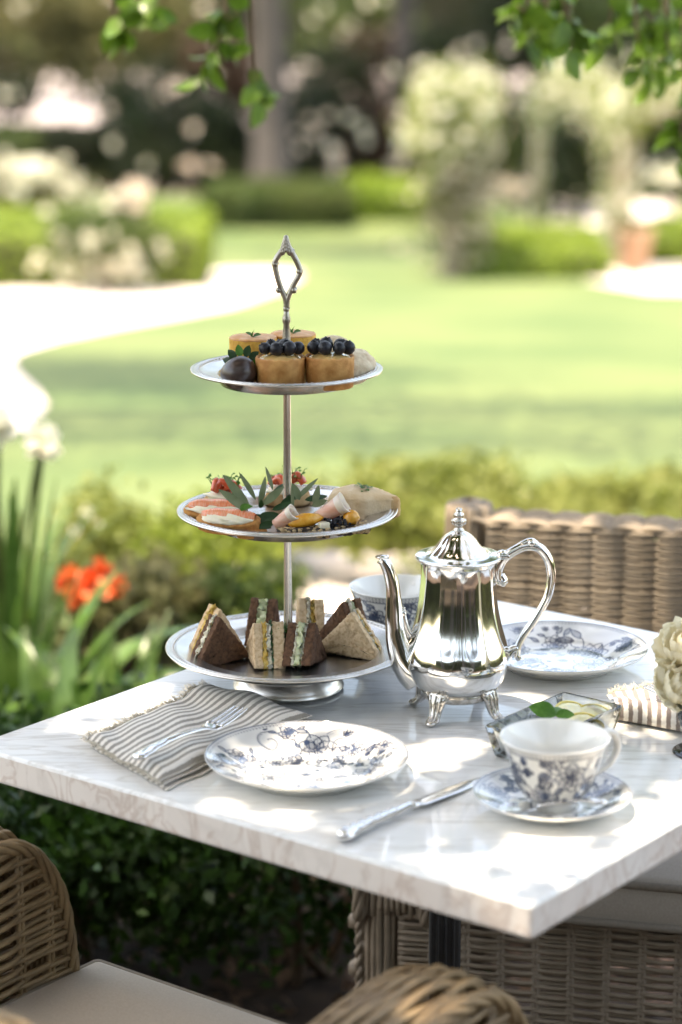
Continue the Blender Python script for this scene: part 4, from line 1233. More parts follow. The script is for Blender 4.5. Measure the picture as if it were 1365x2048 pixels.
# ================================================================== silver coffee pot
def silver_pot():
    cx, cy = .1285, 2.560
    D = 2.690
    t = thing('silver_pot', 'tall polished silver coffee pot with curved spout and scroll handle on four feet', 'coffee pot', (cx, cy, TZ))
    k = D / FPX
    def P_(px, py, dy=0.0):
        z = at_y(px, py, cy).z - TZ
        return np.array([(px - 919.5) * k, dy, z])
    body = spline_prof([(.0, .0265), (.030, .0265), (.041, .031), (.051, .041), (.0568, .055), (.0580, .064), (.0562, .076), (.0512, .092), (.0465, .110), (.0432, .128), (.0414, .146), (.0405, .160), (.0412, .172), (.0428, .1775)], 7)
    body[0] = (0, .0265)
    V, F = lathe(body + [(.0440, .1785), (.0430, .1790), (0, .1788)], 120)
    r = np.linalg.norm(V[:, :2], axis=1); th = np.arctan2(V[:, 1], V[:, 0])
    fl = 1 + .012 * np.cos(th * 12) * np.clip((V[:, 2] - .060) / .03, 0, 1) * np.clip((.176 - V[:, 2]) / .02, 0, 1)
    V[:, 0] *= fl; V[:, 1] *= fl
    link('body', new_mesh('body', V, F, M['silver']), t)
    # lid: rim and fluted dome
    lid = spline_prof([(.0475, .0), (.0480, .0015), (.0465, .0028), (.041, .0034), (.0345, .0044), (.0290, .0072), (.0240, .0125), (.0190, .0195), (.0138, .0255), (.0085, .0290), (.0055, .0305)], 5)
    prof = [(0, -.001), (.046, -.001)] + lid + [(0, .0305)]
    V, F = lathe(prof, 120)
    r = np.linalg.norm(V[:, :2], axis=1); th = np.arctan2(V[:, 1], V[:, 0])
    fl = 1 + .055 * np.abs(np.sin(th * 5)) * np.clip((r - .008) / .010, 0, 1) * np.clip((.036 - r) / .008, 0, 1)
    V[:, 0] *= fl; V[:, 1] *= fl
    ld = link('lid', new_mesh('lid', V, F, M['silver']), t, (0, 0, .1795))
    f = MB().add(lathe([(0, .0300), (.0062, .0300), (.0065, .0315), (.0040, .0335), (.0040, .0355), (.0058, .0370), (.0074, .0400), (.0070, .0435), (.0048, .0450), (.0062, .0470), (.0055, .0495), (.0038, .0510), (.0043, .0530), (.0030, .0555), (0, .0562)], 16))
    for q in range(6):
        a = q * 1.047
        v, ff = blob(.0022, .0022, .0035, 7, 5); f.add((v + np.array([.0064 * math.cos(a), .0064 * math.sin(a), .0405]), ff))
    f.obj('finial', M['silver_dark'], ld)
    MB().add(rbox(-.008, .008, -.006, .006, 0, .007, r=.002)).obj('hinge', M['silver'], t, (.049, 0, .1775))
    # spout
    sp = [P_(845, 1352), P_(828, 1335), P_(812, 1312), P_(801, 1280), P_(795, 1245), P_(793, 1205), P_(790, 1170), P_(783, 1142), P_(774, 1124), P_(766, 1117)]
    P = smooth_path(sp, 6)
    rad = np.interp(np.linspace(0, 1, len(P)), [0, .12, .25, .4, .6, .8, .93, 1], [.0215, .0195, .0155, .0115, .0082, .0068, .0058, .0062])
    s = MB().add(tube(P, rad, 18))
    e = P[-1]
    v, ff = blob(.0080, .0062, .0026, 12, 6); s.add((v + e + np.array([.002, 0, .0018]), ff))
    v, ff = blob(.0030, .0030, .0040, 9, 6); s.add((v + P_(778, 1116), ff))
    wv = smooth_path([P_(812, 1215), P_(815, 1240), P_(822, 1262), P_(835, 1275), P_(846, 1265)], 5)
    s.add(tube(wv, np.linspace(.002, .005, len(wv)), 8))
    v, ff = blob(.0035, .0035, .005, 8, 6); s.add((v + P_(812, 1226), ff))
    s.obj('spout', M['silver'], t)
    # handle
    hp = [P_(1004, 1150), P_(1010, 1162), P_(1000, 1160), P_(998, 1140), P_(1008, 1118), P_(1028, 1102), P_(1052, 1092), P_(1078, 1096), P_(1096, 1118), P_(1103, 1150), P_(1099, 1185), P_(1086, 1215), P_(1068, 1245), P_(1052, 1268), P_(1041, 1290), P_(1038, 1308), P_(1043, 1320)]
    P = smooth_path(hp, 7)
    rad = np.interp(np.linspace(0, 1, len(P)), [0, .1, .25, .5, .8, .95, 1], [.0040, .0050, .0056, .0052, .0042, .0040, .0028])
    h = MB().add(tube(P, rad, 12))
    cr = smooth_path([P_(1025, 1102), P_(1042, 1090), P_(1060, 1083), P_(1072, 1090)], 5)
    h.add(tube(cr, np.linspace(.003, .0048, len(cr)), 9))
    v, ff = blob(.0058, .0058, .0058, 12, 8); h.add((v + P_(1063, 1086), ff))
    h.add(tube(smooth_path([P_(1000, 1112), P_(1006, 1108), P_(1014, 1112)], 4), .0052, 9))
    h.add(tube(smooth_path([P_(1020, 1312), P_(1028, 1300), P_(1040, 1296)], 4), .0048, 9))
    v, ff = blob(.0042, .0042, .0042, 10, 7); h.add((v + P_(1008, 1166), ff))
    h.obj('handle', M['silver'], t)
    # base ring and four cast feet
    V, F = lathe([(0, .0225), (.0385, .0225), (.0405, .0240), (.0405, .0285), (.0415, .0305), (.0395, .0325), (.034, .0330), (0, .0330)], 72)
    link('base_ring', new_mesh('base_ring', V, F, M['silver_dark']), t)
    for a in (-123, -33, 57, 147):
        m = MB(); ca, sa = math.cos(R(a)), math.sin(R(a))
        rings = []
        for s_, rr, zz, w, th_ in ((0, .0395, .0345, .0135, .003), (.1, .0415, .0300, .0145, .0050), (.3, .0430, .0240, .0105, .0058), (.5, .0445, .0165, .0078, .0052), (.7, .0475, .0095, .0070, .0045), (.85, .0515, .0055, .0080, .0042), (1, .0545, .0045, .0078, .0040)):
            ring = []
            for q in range(12):
                b = q * math.pi / 6
                lw = w * math.cos(b); lt = th_ * math.sin(b) * (1 + .25 * math.cos(3 * b))
                rr2 = rr + lt * .8
                ring.append((rr2 * ca - lw * sa, rr2 * sa + lw * ca, max(.0004, zz + lt * .35)))
            rings.append(ring)
        m.add(loft(rings))
        for w in (-.0045, 0, .0045):
            pts = [((rr + .0052) * ca - w * (zz / .03 + .4) * sa, (rr + .0052) * sa + w * (zz / .03 + .4) * ca, zz) for rr, zz in ((.0405, .033), (.0430, .026), (.0440, .018), (.0462, .0105), (.051, .0065))]
            m.add(tube(smooth_path(pts, 4), .0013, 6))
        v, ff = blob(.0062, .0062, .0036, 12, 7); m.add((v + np.array([.0555 * ca, .0555 * sa, .0038]), ff))
        for w in (-1, 1):
            v, ff = blob(.0030, .0030, .0040, 8, 6); m.add((v + np.array([.0420 * ca - w * .0125 * sa, .0420 * sa + w * .0125 * ca, .0335]), ff))
        m.obj('foot', M['silver_dark'], t)
silver_pot()

# ================================================================== cutlery
def ell_ring(x, y, z, w, h, n=12):
    a = np.arange(n) * 2 * math.pi / n
    return np.column_stack([np.full(n, x), y + w * np.cos(a), z + h * np.sin(a)])
def handle_rings(L, w0=.0105, w1=.0036, t=.0019):
    rings = []
    for s in np.linspace(0, 1, 30):
        w = w1 + (w0 - w1) * (1 - s) ** 1.7 * (1 + .16 * math.sin(s * 38) * (1 - s))
        if s < .06: w *= math.sqrt(s / .06) * .75 + .25
        rings.append(ell_ring(s * L, 0, .0035 + .004 * math.sin(math.pi * s), w, t * (1.3 + .25 * math.sin(s * 30) * (1 - s))))
    return rings
def fork(label, p0, p1, z0, z1, roll=0):
    p0 = np.array(p0); p1 = np.array(p1)
    d = p1 - p0; Lt = float(np.linalg.norm(d)); rz = math.atan2(d[1], d[0])
    t = thing('fork', label, 'fork', (p0[0], p0[1], z0), rz, 'silver forks')
    t.rotation_euler = (roll, -math.atan2(z1 - z0, Lt), rz)
    hl = Lt * .60
    m = MB()
    rings = handle_rings(hl, .0095)
    for s, w, z in ((.635, .0045, .0030), (.66, .0085, .0018), (.69, .0112, .0012), (.73, .0120, .0016), (.755, .0120, .0022)):
        rings.append(ell_ring(Lt * s, 0, z, w, .0014))
    m.add(loft(rings))
    # chased ornament on the handle
    for i in range(5):
        v, f = blob(.0045 - .0005 * i, .0042 - .0006 * i, .0014, 9, 6); m.add((v + np.array([.008 + .011 * i, 0, .0060 + .0006 * i]), f))
        for s in (-1, 1):
            v, f = blob(.0028, .0016, .0012, 8, 5); m.add((v + np.array([.013 + .011 * i, s * (.0060 - .0008 * i), .0050 + .0006 * i]), f))
    m.obj('handle', M['cutlery'], t)
    for q in range(4):
        y = (q - 1.5) * .0064
        P = smooth_path([(Lt * .735, y, .0020), (Lt * .82, y * 1.03, .0036), (Lt * .92, y * .98, .0062), (Lt, y * .9, .0082)], 5)
        rr = [ell_ring(p[0], p[1], p[2], w, .0012, 8) for p, w in zip(P, np.interp(np.linspace(0, 1, len(P)), [0, .5, .9, 1], [.0026, .0022, .0014, .0006]))]
        MB().add(loft(rr)).obj('tine', M['cutlery'], t)
    return t
f0 = at_z(272, 1524, TZ + .021); f1 = at_z(483, 1424, TZ + .030)
fork('silver fork with ornate handle lying across the grey striped napkin', (f0.x, f0.y), (f1.x, f1.y), TZ + .0215, TZ + .0270)
def knife():
    p0 = at_z(680, 1672, TZ + .008); p1 = at_z(965, 1552, TZ + .004)
    d = (p1 - p0); L = math.hypot(d.x, d.y); rz = math.atan2(d.y, d.x)
    t = thing('table_knife', 'silver table knife with moulded handle lying between plate and saucer', 'knife', (p0.x, p0.y, TZ), rz)
    hl = L * .48
    rings = []
    for s in np.linspace(0, 1, 34):
        w = (.0062 + .0035 * math.exp(-((s - .10) / .09) ** 2) + .0003 * math.sin(s * 25) - .0022 * s)
        if s < .04: w *= .55 + .45 * s / .04
        rings.append(ell_ring(s * hl, 0, .0070, w, .0062 * (.6 if s < .02 else 1) * (1 - .25 * s)))
    m = MB().add(loft(rings))
    for i in range(7):
        for sgn in (-1, 1):
            v, f = blob(.0060 - .0004 * i, .0022, .0016, 8, 5); m.add((v + np.array([.010 + i * .0125, sgn * .0028, .0122 - .0003 * i]), f))
    m.obj('handle', M['cutlery'], t)
    rings = []
    for s in np.linspace(0, 1, 18):
        x = hl + s * (L - hl)
        w = np.interp(s, [0, .05, .12, .6, .85, 1], [.0045, .0050, .0085, .0098, .0085, .0012])
        rings.append(ell_ring(x, .0015 * s, .0060 - .0045 * min(1, s * 1.3), w, max(.0011 * (1 - s * .5), .0005) if s > .08 else .003, 12))
    MB().add(loft(rings)).obj('blade', M['cutlery'], t)
knife()
def spoon():
    z = TZ + .016
    p0 = at_z(1216, 1598, TZ + .022); p1 = at_z(1010, 1612, TZ + .016)
    d = p1 - p0; L = math.hypot(d.x, d.y); rz = math.atan2(d.y, d.x)
    t = thing('teaspoon', 'silver teaspoon lying across the saucer in front of the teacup', 'spoon', (p0.x, p0.y, TZ + .0155), rz)
    t.rotation_euler = (0, R(3), rz)
    rings = handle_rings(L * .68, .0065, .0022, .0014)
    MB().add(loft(rings)).obj('handle', M['cutlery'], t)
    V, F = blob(.0205, .0135, .0055, 20, 10)
    V[:, 2] = np.where(V[:, 2] > -.0005, -.0018 * np.clip(1 - (V[:, 0] / .0205) ** 2 - (V[:, 1] / .0135) ** 2, 0, 1), V[:, 2])
    MB().add((V + np.array([L * .68 + .018, 0, .0045]), F)).obj('bowl', M['cutlery'], t)
spoon()

# ================================================================== napkins
def cloth(name, grid, uvs, m, parent=None, thick=.0012):
    """grid (nu,nv,3) points; stripe attribute from uvs; closed thin solid"""
    nu, nv = grid.shape[:2]
    V = grid.reshape(-1, 3)
    gu = np.gradient(grid, axis=0); gv = np.gradient(grid, axis=1)
    N = np.cross(gu, gv); N /= (np.linalg.norm(N, axis=2, keepdims=True) + 1e-9)
    if N[:, :, 2].mean() < 0: N = -N
    V2 = (grid - N * thick).reshape(-1, 3)
    allV = np.concatenate([V, V2]); n = nu * nv
    F = []
    for i in range(nu - 1):
        for j in range(nv - 1):
            a = i * nv + j
            F.append((a, a + nv, a + nv + 1, a + 1)); F.append((n + a, n + a + 1, n + a + nv + 1, n + a + nv))
    for i in range(nu - 1):
        for j in (0, nv - 1):
            a = i * nv + j; F.append((a, n + a, n + a + nv, a + nv))
    for j in range(nv - 1):
        for i in (0, nu - 1):
            a = i * nv + j; F.append((a, a + 1, n + a + 1, n + a))
    me = new_mesh(name, allV, F, m)
    at_ = me.attributes.new('stripe', 'FLOAT', 'POINT')
    at_.data.foreach_set('value', np.concatenate([uvs.ravel(), uvs.ravel()]).astype(np.float32))
    return link(name, me, parent)
def fringe(edge, outdir, n, L, rg, parent, m='straw'):
    b = MB()
    for i in range(n):
        s = rg.uniform(0, len(edge) - 1.001); k = int(s); p = edge[k] + (edge[k + 1] - edge[k]) * (s - k)
        d = np.array(outdir) * L * rg.uniform(.5, 1.2) + rg.normal(0, L * .28, 3)
        e = p + d; e[2] = max(e[2], TZ + .001)
        b.add(tube([p, p * .5 + e * .5 + np.array([0, 0, L * .12]), e], [.0006, .0005, .0003], 4))
    o = b.obj('fringe', M[m], parent); o['kind'] = 'stuff'
def napkin_front():
    t = thing('napkin', 'grey and cream striped linen napkin with frayed edge under a fork, front left', 'napkin', (0, 0, 0), 0, 'striped napkins')
    P00 = np.array(at_z(172, 1494, TZ)); P10 = np.array(at_z(322, 1580, TZ)); P01 = np.array(at_z(425, 1392, TZ)); P11 = np.array(at_z(628, 1450, TZ))
    rg = np.random.default_rng(401)
    def layer(z, shrink, du, seed, amp):
        nu, nv = 60, 80   # u across the stripes, v along them
        u = np.linspace(0, 1, nu)[:, None]; v = np.linspace(0, 1, nv)[None, :]
        a = shrink; uu = a + (1 - 2 * a) * u; vv = a + (1 - 2 * a) * v + 0 * u; uu = uu + 0 * v
        G = (P00[None, None] * ((1 - uu) * (1 - vv))[..., None] + P10[None, None] * (uu * (1 - vv))[..., None] + P01[None, None] * ((1 - uu) * vv)[..., None] + P11[None, None] * (uu * vv)[..., None])
        G = G + np.array([du[0], du[1], 0])
        e = np.minimum(np.minimum(uu, 1 - uu) * 2.5, np.minimum(vv, 1 - vv) * 3)
        edge = np.clip(e * 6, 0, 1)
        h = z * (.55 + .45 * edge) + amp * (np.sin(vv * 9 + uu * 3 + seed) * .5 + np.sin(uu * 11 - vv * 4 + seed * 2) * .35 + np.sin(vv * 23 + uu * 9) * .2) * (.35 + .65 * edge)
        h = h + .010 * np.exp(-((vv - .86) / .12) ** 2) * np.exp(-((uu - .25) / .45) ** 2) * (z / .014)
        G[..., 2] = TZ + np.maximum(h, .0016)
        # edge waviness
        G[..., 0] += .0016 * np.sin(vv * 31 + seed) * (1 - edge); G[..., 1] += .0016 * np.sin(uu * 29 + seed) * (1 - edge)
        return G, uu
    for z, sh_, du, sd, am in ((.0045, .0, (.004, -.004), 1.0, .0010), (.0100, .004, (.001, -.001), 2.0, .0020), (.0155, .006, (-.001, .001), 3.1, .0050)):
        G, uu = layer(z, sh_, du, sd, am)
        cloth('fold', G, uu, M['stripe'], t)
        if z > .012:
            dv = (P00 - P10); dv /= np.linalg.norm(dv)
            dl = (P00 - P01); dl /= np.linalg.norm(dl)
            fringe(G[0, :, :], dv, 420, .010, rg, t)
            fringe(G[:, 0, :], dl, 240, .005, rg, t)
napkin_front()
def napkin_right():
    t = thing('napkin', 'brown and white striped linen napkin, thickly folded, at the right edge', 'napkin', (0, 0, 0), 0, 'striped napkins')
    rg = np.random.default_rng(402)
    # u along the folded near edge (crosses the stripes), v over the roll and back across the table
    a = np.array(at_z(1232, 1446, TZ)); b = np.array(at_z(1480, 1496, TZ))
    ue = b - a; L = np.linalg.norm(ue); ue /= L
    back = np.array(at_z(1206, 1398, TZ)) - a; bl = np.linalg.norm(back)
    far = np.array(at_z(1330, 1352, TZ)) - a
    nu, nv = 90, 60
    G = np.zeros((nu, nv, 3)); uu = np.zeros((nu, nv))
    r = .0125
    for i in range(nu):
        u = i / (nu - 1)
        p0 = a + ue * L * u
        # direction of the stripes on top: fans from the left corner
        dirv = back / bl * (1 - u) + far / np.linalg.norm(far) * u
        dirv = dirv - np.array([0, 0, dirv[2]]); dirv /= np.linalg.norm(dirv)
        length = .045 + .085 * min(1, u * 1.9)
        for j in range(nv):
            v = j / (nv - 1)
            if v < .38:
                an = -math.pi / 2 - .0 + math.pi * (v / .38)
                rr = r * (.72 + .28 * min(1, u * 3 + .3))
                off = -math.cos(an) * rr; z = rr * (1 + math.sin(an))
                p = p0 + dirv * (off + rr)
            else:
                s = (v - .38) / .62
                rr = r * (.72 + .28 * min(1, u * 3 + .3))
                z = 2 * rr * (1 - .45 * s ** 1.4) + .0016 * math.sin(s * 7 + u * 9) + .0012 * math.sin(u * 22)
                p = p0 + dirv * (rr + s * length)
            G[i, j] = p; G[i, j, 2] = TZ + z + .0014
            uu[i, j] = u
    cloth('fold', G, uu, M['stripe2'], t)
    G2 = G[:, 24:, :].copy(); G2[..., 2] = TZ + .002 + .0035 * np.linspace(1, .6, G2.shape[1])[None, :]
    cloth('fold', G2, uu[:, 24:], M['stripe2'], t)
    d = back / bl
    fringe(G[:60, -1, :], d + np.array([0, 0, .2]), 380, .008, rg, t)
    return t
napkin_right()
f0 = at_z(1400, 1412, TZ + .03); f1 = at_z(1297, 1386, TZ + .028)
v_ = (f1 - f0); v_ = v_ / math.hypot(v_.x, v_.y)
fork('silver fork resting on the brown striped napkin, behind the flower vase', (f1.x - v_.x * .18, f1.y - v_.y * .18), (f1.x, f1.y), TZ + .030, TZ + .0285)

# ================================================================== glass dish, lemons, mint
def glass_dish():
    L = np.array(at_z(968, 1454, TZ + .034))[:2]; Bk = np.array(at_z(1128, 1386, TZ + .034))[:2]; Rt = np.array(at_z(1232, 1414, TZ + .034))[:2]
    d1 = Bk - L; l1 = np.linalg.norm(d1); rz = math.atan2(d1[1], d1[0])
    l2 = .078
    n = np.array([math.sin(rz), -math.cos(rz)])
    c = L + d1 / 2 + n * l2 / 2
    t = thing('glass_dish', 'rectangular clear glass dish with two compartments, holding lemon slices', 'dish', (c[0], c[1], TZ), rz)
    m = MB(); x, y, h, w = l1 / 2, l2 / 2, .036, .004
    def ring(d, z, r): return rrect(-x + d, x - d, -y + d, y - d, r, z, 3)
    m.add(loft([ring(.010, .0005, .004), ring(.007, .002, .005), ring(0, h - .002, .004), ring(.001, h, .004), ring(w, h, .004), ring(w + .001, h - .002, .004), ring(w + .008, .008, .004)]))
    m.obj('bowl', M['glass'], t)
    MB().add(rbox(-.002, .002, -y + .0075, y - .0075, .0085, h - .006, r=.0008)).obj('divider', M['glass'], t)
    return c, rz, x, y
dc, drz, dx, dy = glass_dish()
def in_dish(lx, ly): return (dc[0] + lx * math.cos(drz) - ly * math.sin(drz), dc[1] + lx * math.sin(drz) + ly * math.cos(drz))
def lemon(label, lx, ly, z, rot, r=.024):
    p = in_dish(lx, ly)
    t = thing('lemon_slice', label, 'lemon slice', (p[0], p[1], z), drz, 'lemon slices in the glass dish')
    t.rotation_euler = rot
    n = 30
    half = [(r * math.cos(a), r * math.sin(a)) for a in np.linspace(0, math.pi, 18)]
    MB().add(prism([(x * .9, y * .9) for x, y in half], -.003, .003, .0006, .0003, .003)).obj('flesh', M['lemon'], t)
    ring = [(r * math.cos(a), r * math.sin(a), 0) for a in np.linspace(0, math.pi, 18)]
    rr = [np.array([(x * .9, y * .9, -.0032), (x, y, -.0032), (x, y, .0032), (x * .9, y * .9, .0032)]) for x, y, _ in ring]
    MB().add(loft(rr)).obj('rind', M['lemon_rind'], t)
lemon('lemon wedge lying nearest the mint leaf in the glass dish', -.038, .012, TZ + .014, (R(70), R(10), drz + 2.4))
lemon('lemon wedge tucked behind the mint leaf in the glass dish', -.020, .008, TZ + .014, (R(60), R(-10), drz + 2.8))
lemon('pale lemon wedge leaning at the front of the right compartment', .030, -.016, TZ + .014, (R(30), R(0), drz - .9))
lemon('pale lemon wedge standing highest in the right compartment', .046, .006, TZ + .019, (R(28), R(14), drz - .7))
lemon('pale lemon wedge at the back corner of the glass dish', .058, -.010, TZ + .017, (R(20), R(-14), drz - .4))
def mint(name, label, p, leaves, mt='herb', group=None):
    t = thing(name, label, 'herb', p, 0, group)
    for d, L, W, up in leaves:
        V, F = leaf_geo(L, W, .25, .18, 8, (0, 0, 0), d, up)
        link('leaf', new_mesh('leaf', V, F, M[mt]), t)
    return t
mp_ = at_z(1112, 1424, TZ + .040)
mint('mint_sprig', 'green mint leaf standing up out of the glass lemon dish', (mp_.x, mp_.y, TZ + .036), [((-.8, .15, .28), .030, .020, (0.1, -.75, .7)), ((.9, -.1, .12), .020, .012, (0, -.7, .7)), ((.2, .6, .2), .018, .012, (0, -.6, .8))])

# ================================================================== vase with cream flowers
def vase():
    vx, vy = .386, 2.43
    t = thing('crystal_vase', 'cut crystal footed vase of cream flowers at the right edge', 'vase', (vx, vy, TZ))
    outer = [(0, .0005), (.032, .0005), (.0325, .003), (.020, .006), (.008, .012), (.007, .020), (.014, .028), (.026, .040), (.031, .058), (.031, .080), (.034, .092)]
    inner = [(.032, .092), (.029, .080), (.029, .058), (.024, .043), (.010, .033), (0, .031)]
    outer = [(a_, b_ * .72) for a_, b_ in outer]; inner = [(a_, b_ * .72) for a_, b_ in inner]
    V, F = lathe(spline_prof(outer, 3)[:-1] + [outer[-1]] + inner, 60)
    r = np.linalg.norm(V[:, :2], axis=1); th = np.arctan2(V[:, 1], V[:, 0])
    k = 1 + .05 * np.sin(th * 10 + V[:, 2] * 300) * np.sin(th * 10 - V[:, 2] * 300) * ((V[:, 2] > .024) & (V[:, 2] < .063) & (r > .012))
    V[:, 0] *= k; V[:, 1] *= k
    link('bowl', new_mesh('bowl', V, [tuple(reversed(f)) for f in F], M['glass']), t)
    return vx, vy
vx, vy = vase()
def rose(label, p, r, seed, tilt=(0, 0, 0)):
    rg = np.random.default_rng(seed)
    t = thing('cream_flower', label, 'flower', p, 0, 'cream flowers in the vase')
    t.rotation_euler = tilt
    for layer, (n, rad, op) in enumerate(((5, .35, .25), (7, .6, .6), (8, .85, .95), (9, 1.0, 1.35))):
        for i in range(n):
            a0 = 2 * math.pi * i / n + layer * .5 + rg.normal(0, .12)
            V = []; F = []
            q = r * rad * rg.uniform(.9, 1.08)
            nu, nv = 8, 7
            for a in range(nu + 1):
                for b in range(nv + 1):
                    u = a / nu * 2 - 1; v = b / nv
                    az = a0 + u * (.55 + .2 * (layer < 1))
                    el = -1.2 + v * (2.5 - op * .75)
                    ruff = 1 + (.07 * math.sin(u * 9 + seed + i) + .04 * math.sin(u * 17)) * v ** 2
                    rr = q * ruff * (1 - .10 * abs(u) ** 2 * v) * (1 + .22 * op * v ** 3)
                    V.append((rr * math.cos(el) * math.cos(az), rr * math.cos(el) * math.sin(az), rr * math.sin(el) * .85 + .012 * r / .03 * (1 - layer / 4) - .04 * r * v * op))
            for a in range(nu):
                for b in range(nv):
                    k = a * (nv + 1) + b
                    F.append((k, k + nv + 1, k + nv + 2, k + 1))
            link('petal', new_mesh('petal', V, F, M['rose_petal']), t)
rose('large ruffled cream flower highest in the vase at the right edge', (.368, 2.445, TZ + .110), .030, 501, (R(25), R(-20), 0))
rose('ruffled cream flower lowest in the vase, leaning over the napkin', (.360, 2.425, TZ + .076), .028, 502, (R(35), R(-40), 1))
rose('cream flower at the far right of the vase, cut by the picture edge', (.420, 2.44, TZ + .095), .032, 503, (R(20), R(20), 2))


# ================================================================== food
SX, SY = -.0605, 2.655
W1, W2, W3 = TZ + .0365 + .0002, TZ + .1965 + .0002, TZ + .3581 + .0002   # wells of the lower, middle, upper plate

def sandwich(label, p, rz, layers, L=.066, H=.043, tilt=0.0, lean=0.0, seed=0):
    """triangle standing on its long side; layers stacked along local y"""
    t = thing('finger_sandwich', label, 'sandwich', (p[0], p[1], p[2]), rz, 'finger sandwiches on the lowest plate')
    t.rotation_euler = (lean, tilt, rz)
    tot = sum(l[1] for l in layers); y = -tot / 2
    for i, (nm, th, mk, sc) in enumerate(layers):
        rr = np.random.default_rng(seed * 31 + i)
        l, h = L * sc * 1.07 * (1 + rr.normal(0, .015)), H * sc * 1.06 * (1 + rr.normal(0, .02))
        tri = [(-l / 2, 0), (l / 2, 0), (.02 * l * rr.normal(), h)]
        V, F = prism(tri, -th / 2, th / 2, .0011 if nm == 'bread' else .0006, .00055 if nm == 'bread' else .0014, .0024, 3 if nm == 'bread' else 1, seed * 7 + i)
        V = np.column_stack([V[:, 0], y + th / 2 + V[:, 2], V[:, 1] + (.0003)])
        link(nm, new_mesh(nm, V, F, M[mk]), t)
        y += th
    return t
bw = ('bread', .0105, 'bread_white', 1.0); bd = ('bread', .0105, 'bread_rye', 1.0)
egg = ('egg_filling', .0055, 'egg', .985); crm = ('cream_filling', .0042, 'cream', .985); cuc = ('cucumber_filling', .0065, 'cucumber', .985); cus = ('cucumber_filling', .0022, 'cucumber_skin', 1.0)
def sp(px, py): q = at_z(px, py, W1); return (q.x, q.y, W1)
sandwich('dark rye and cream cheese sandwich at the left, its broad dark face to the front', sp(438, 1322), R(30), [bd, ('cream_filling', .005, 'cream', .985), bd], .066, .052, tilt=R(-5), seed=1)
sandwich('wheat bread egg sandwich leaning against the back of the dark rye one at left', (-.1435, 2.668, W1), R(32), [bw, ('egg_filling', .005, 'egg', .985), ('bread', .009, 'bread_white', 1.0)], .066, .055, seed=2)
sandwich('wheat bread sandwich with egg and a green cucumber edge at the front, left of centre', sp(530, 1322), R(-78), [bw, egg, ('cream_filling', .004, 'cream', .985), cus, ('bread', .0135, 'bread_white', 1.0)], .064, .044, lean=R(-5), seed=3)
sandwich('small dark rye and cucumber sandwich tilted at the front centre of the lowest plate', sp(610, 1326), R(-108), [bd, crm, cuc, ('cream_filling', .002, 'cream', .98), bd], .062, .045, tilt=R(-9), lean=R(7), seed=4)
sandwich('large wheat bread and egg sandwich at the right, pale face to the front', sp(703, 1310), R(-24), [bw, ('cream_filling', .003, 'cream', .985), ('egg_filling', .0035, 'egg', .985), ('bread', .008, 'bread_white', 1)], .080, .050, tilt=R(3), lean=R(-8), seed=5)
sandwich('dark rye and cucumber sandwich standing behind the large wheat one', (.004, 2.690, W1), R(-46), [('bread', .010, 'bread_rye', 1.0), crm, cuc, ('bread', .010, 'bread_rye', 1.0)], .070, .058, tilt=R(8), seed=6)
sandwich('dark rye and cucumber sandwich at the back left of the pole', (-.091, 2.715, W1), R(-100), [bd, ('cucumber_filling', .011, 'cucumber', .985), bd], .066, .050, tilt=R(-6), seed=7)
sandwich('wheat bread and egg sandwich at the back, just right of the pole', (-.036, 2.722, W1), R(-84), [bw, ('cream_filling', .004, 'cream', .985), egg, bw], .064, .049, tilt=R(5), seed=8)
def parsley():
    rg = np.random.default_rng(9)
    for lab, px in (('sprig of parsley left of the pole among the sandwiches', 553), ('sprig of parsley right of the pole among the sandwiches', 598)):
        q = at_z(px, 1306, W1)
        lv = []
        t = thing('parsley_sprig', lab, 'herb', (q.x, 2.648, W1), 0, 'parsley among the sandwiches')
        for i in range(12):
            a = rg.uniform(0, 6.28); top = Vector((math.cos(a) * rg.uniform(.002, .016), math.sin(a) * .006, rg.uniform(.022, .037)))
            MB().add(tube([(0, 0, 0), tuple(top * .6), tuple(top)], .0006, 4)).obj('stalk', M['herb'], t)
            b = MB()
            for k in range(5):
                d = Vector((math.cos(a + k * 1.2), math.sin(a + k * 1.2), rg.uniform(0, .8)))
                b.add(leaf_geo(.0085, .0062, .3, .2, 4, top, d, (rg.normal() * .4, -.5, 1)))
            b.obj('leaf', M['herb'], t)
parsley()

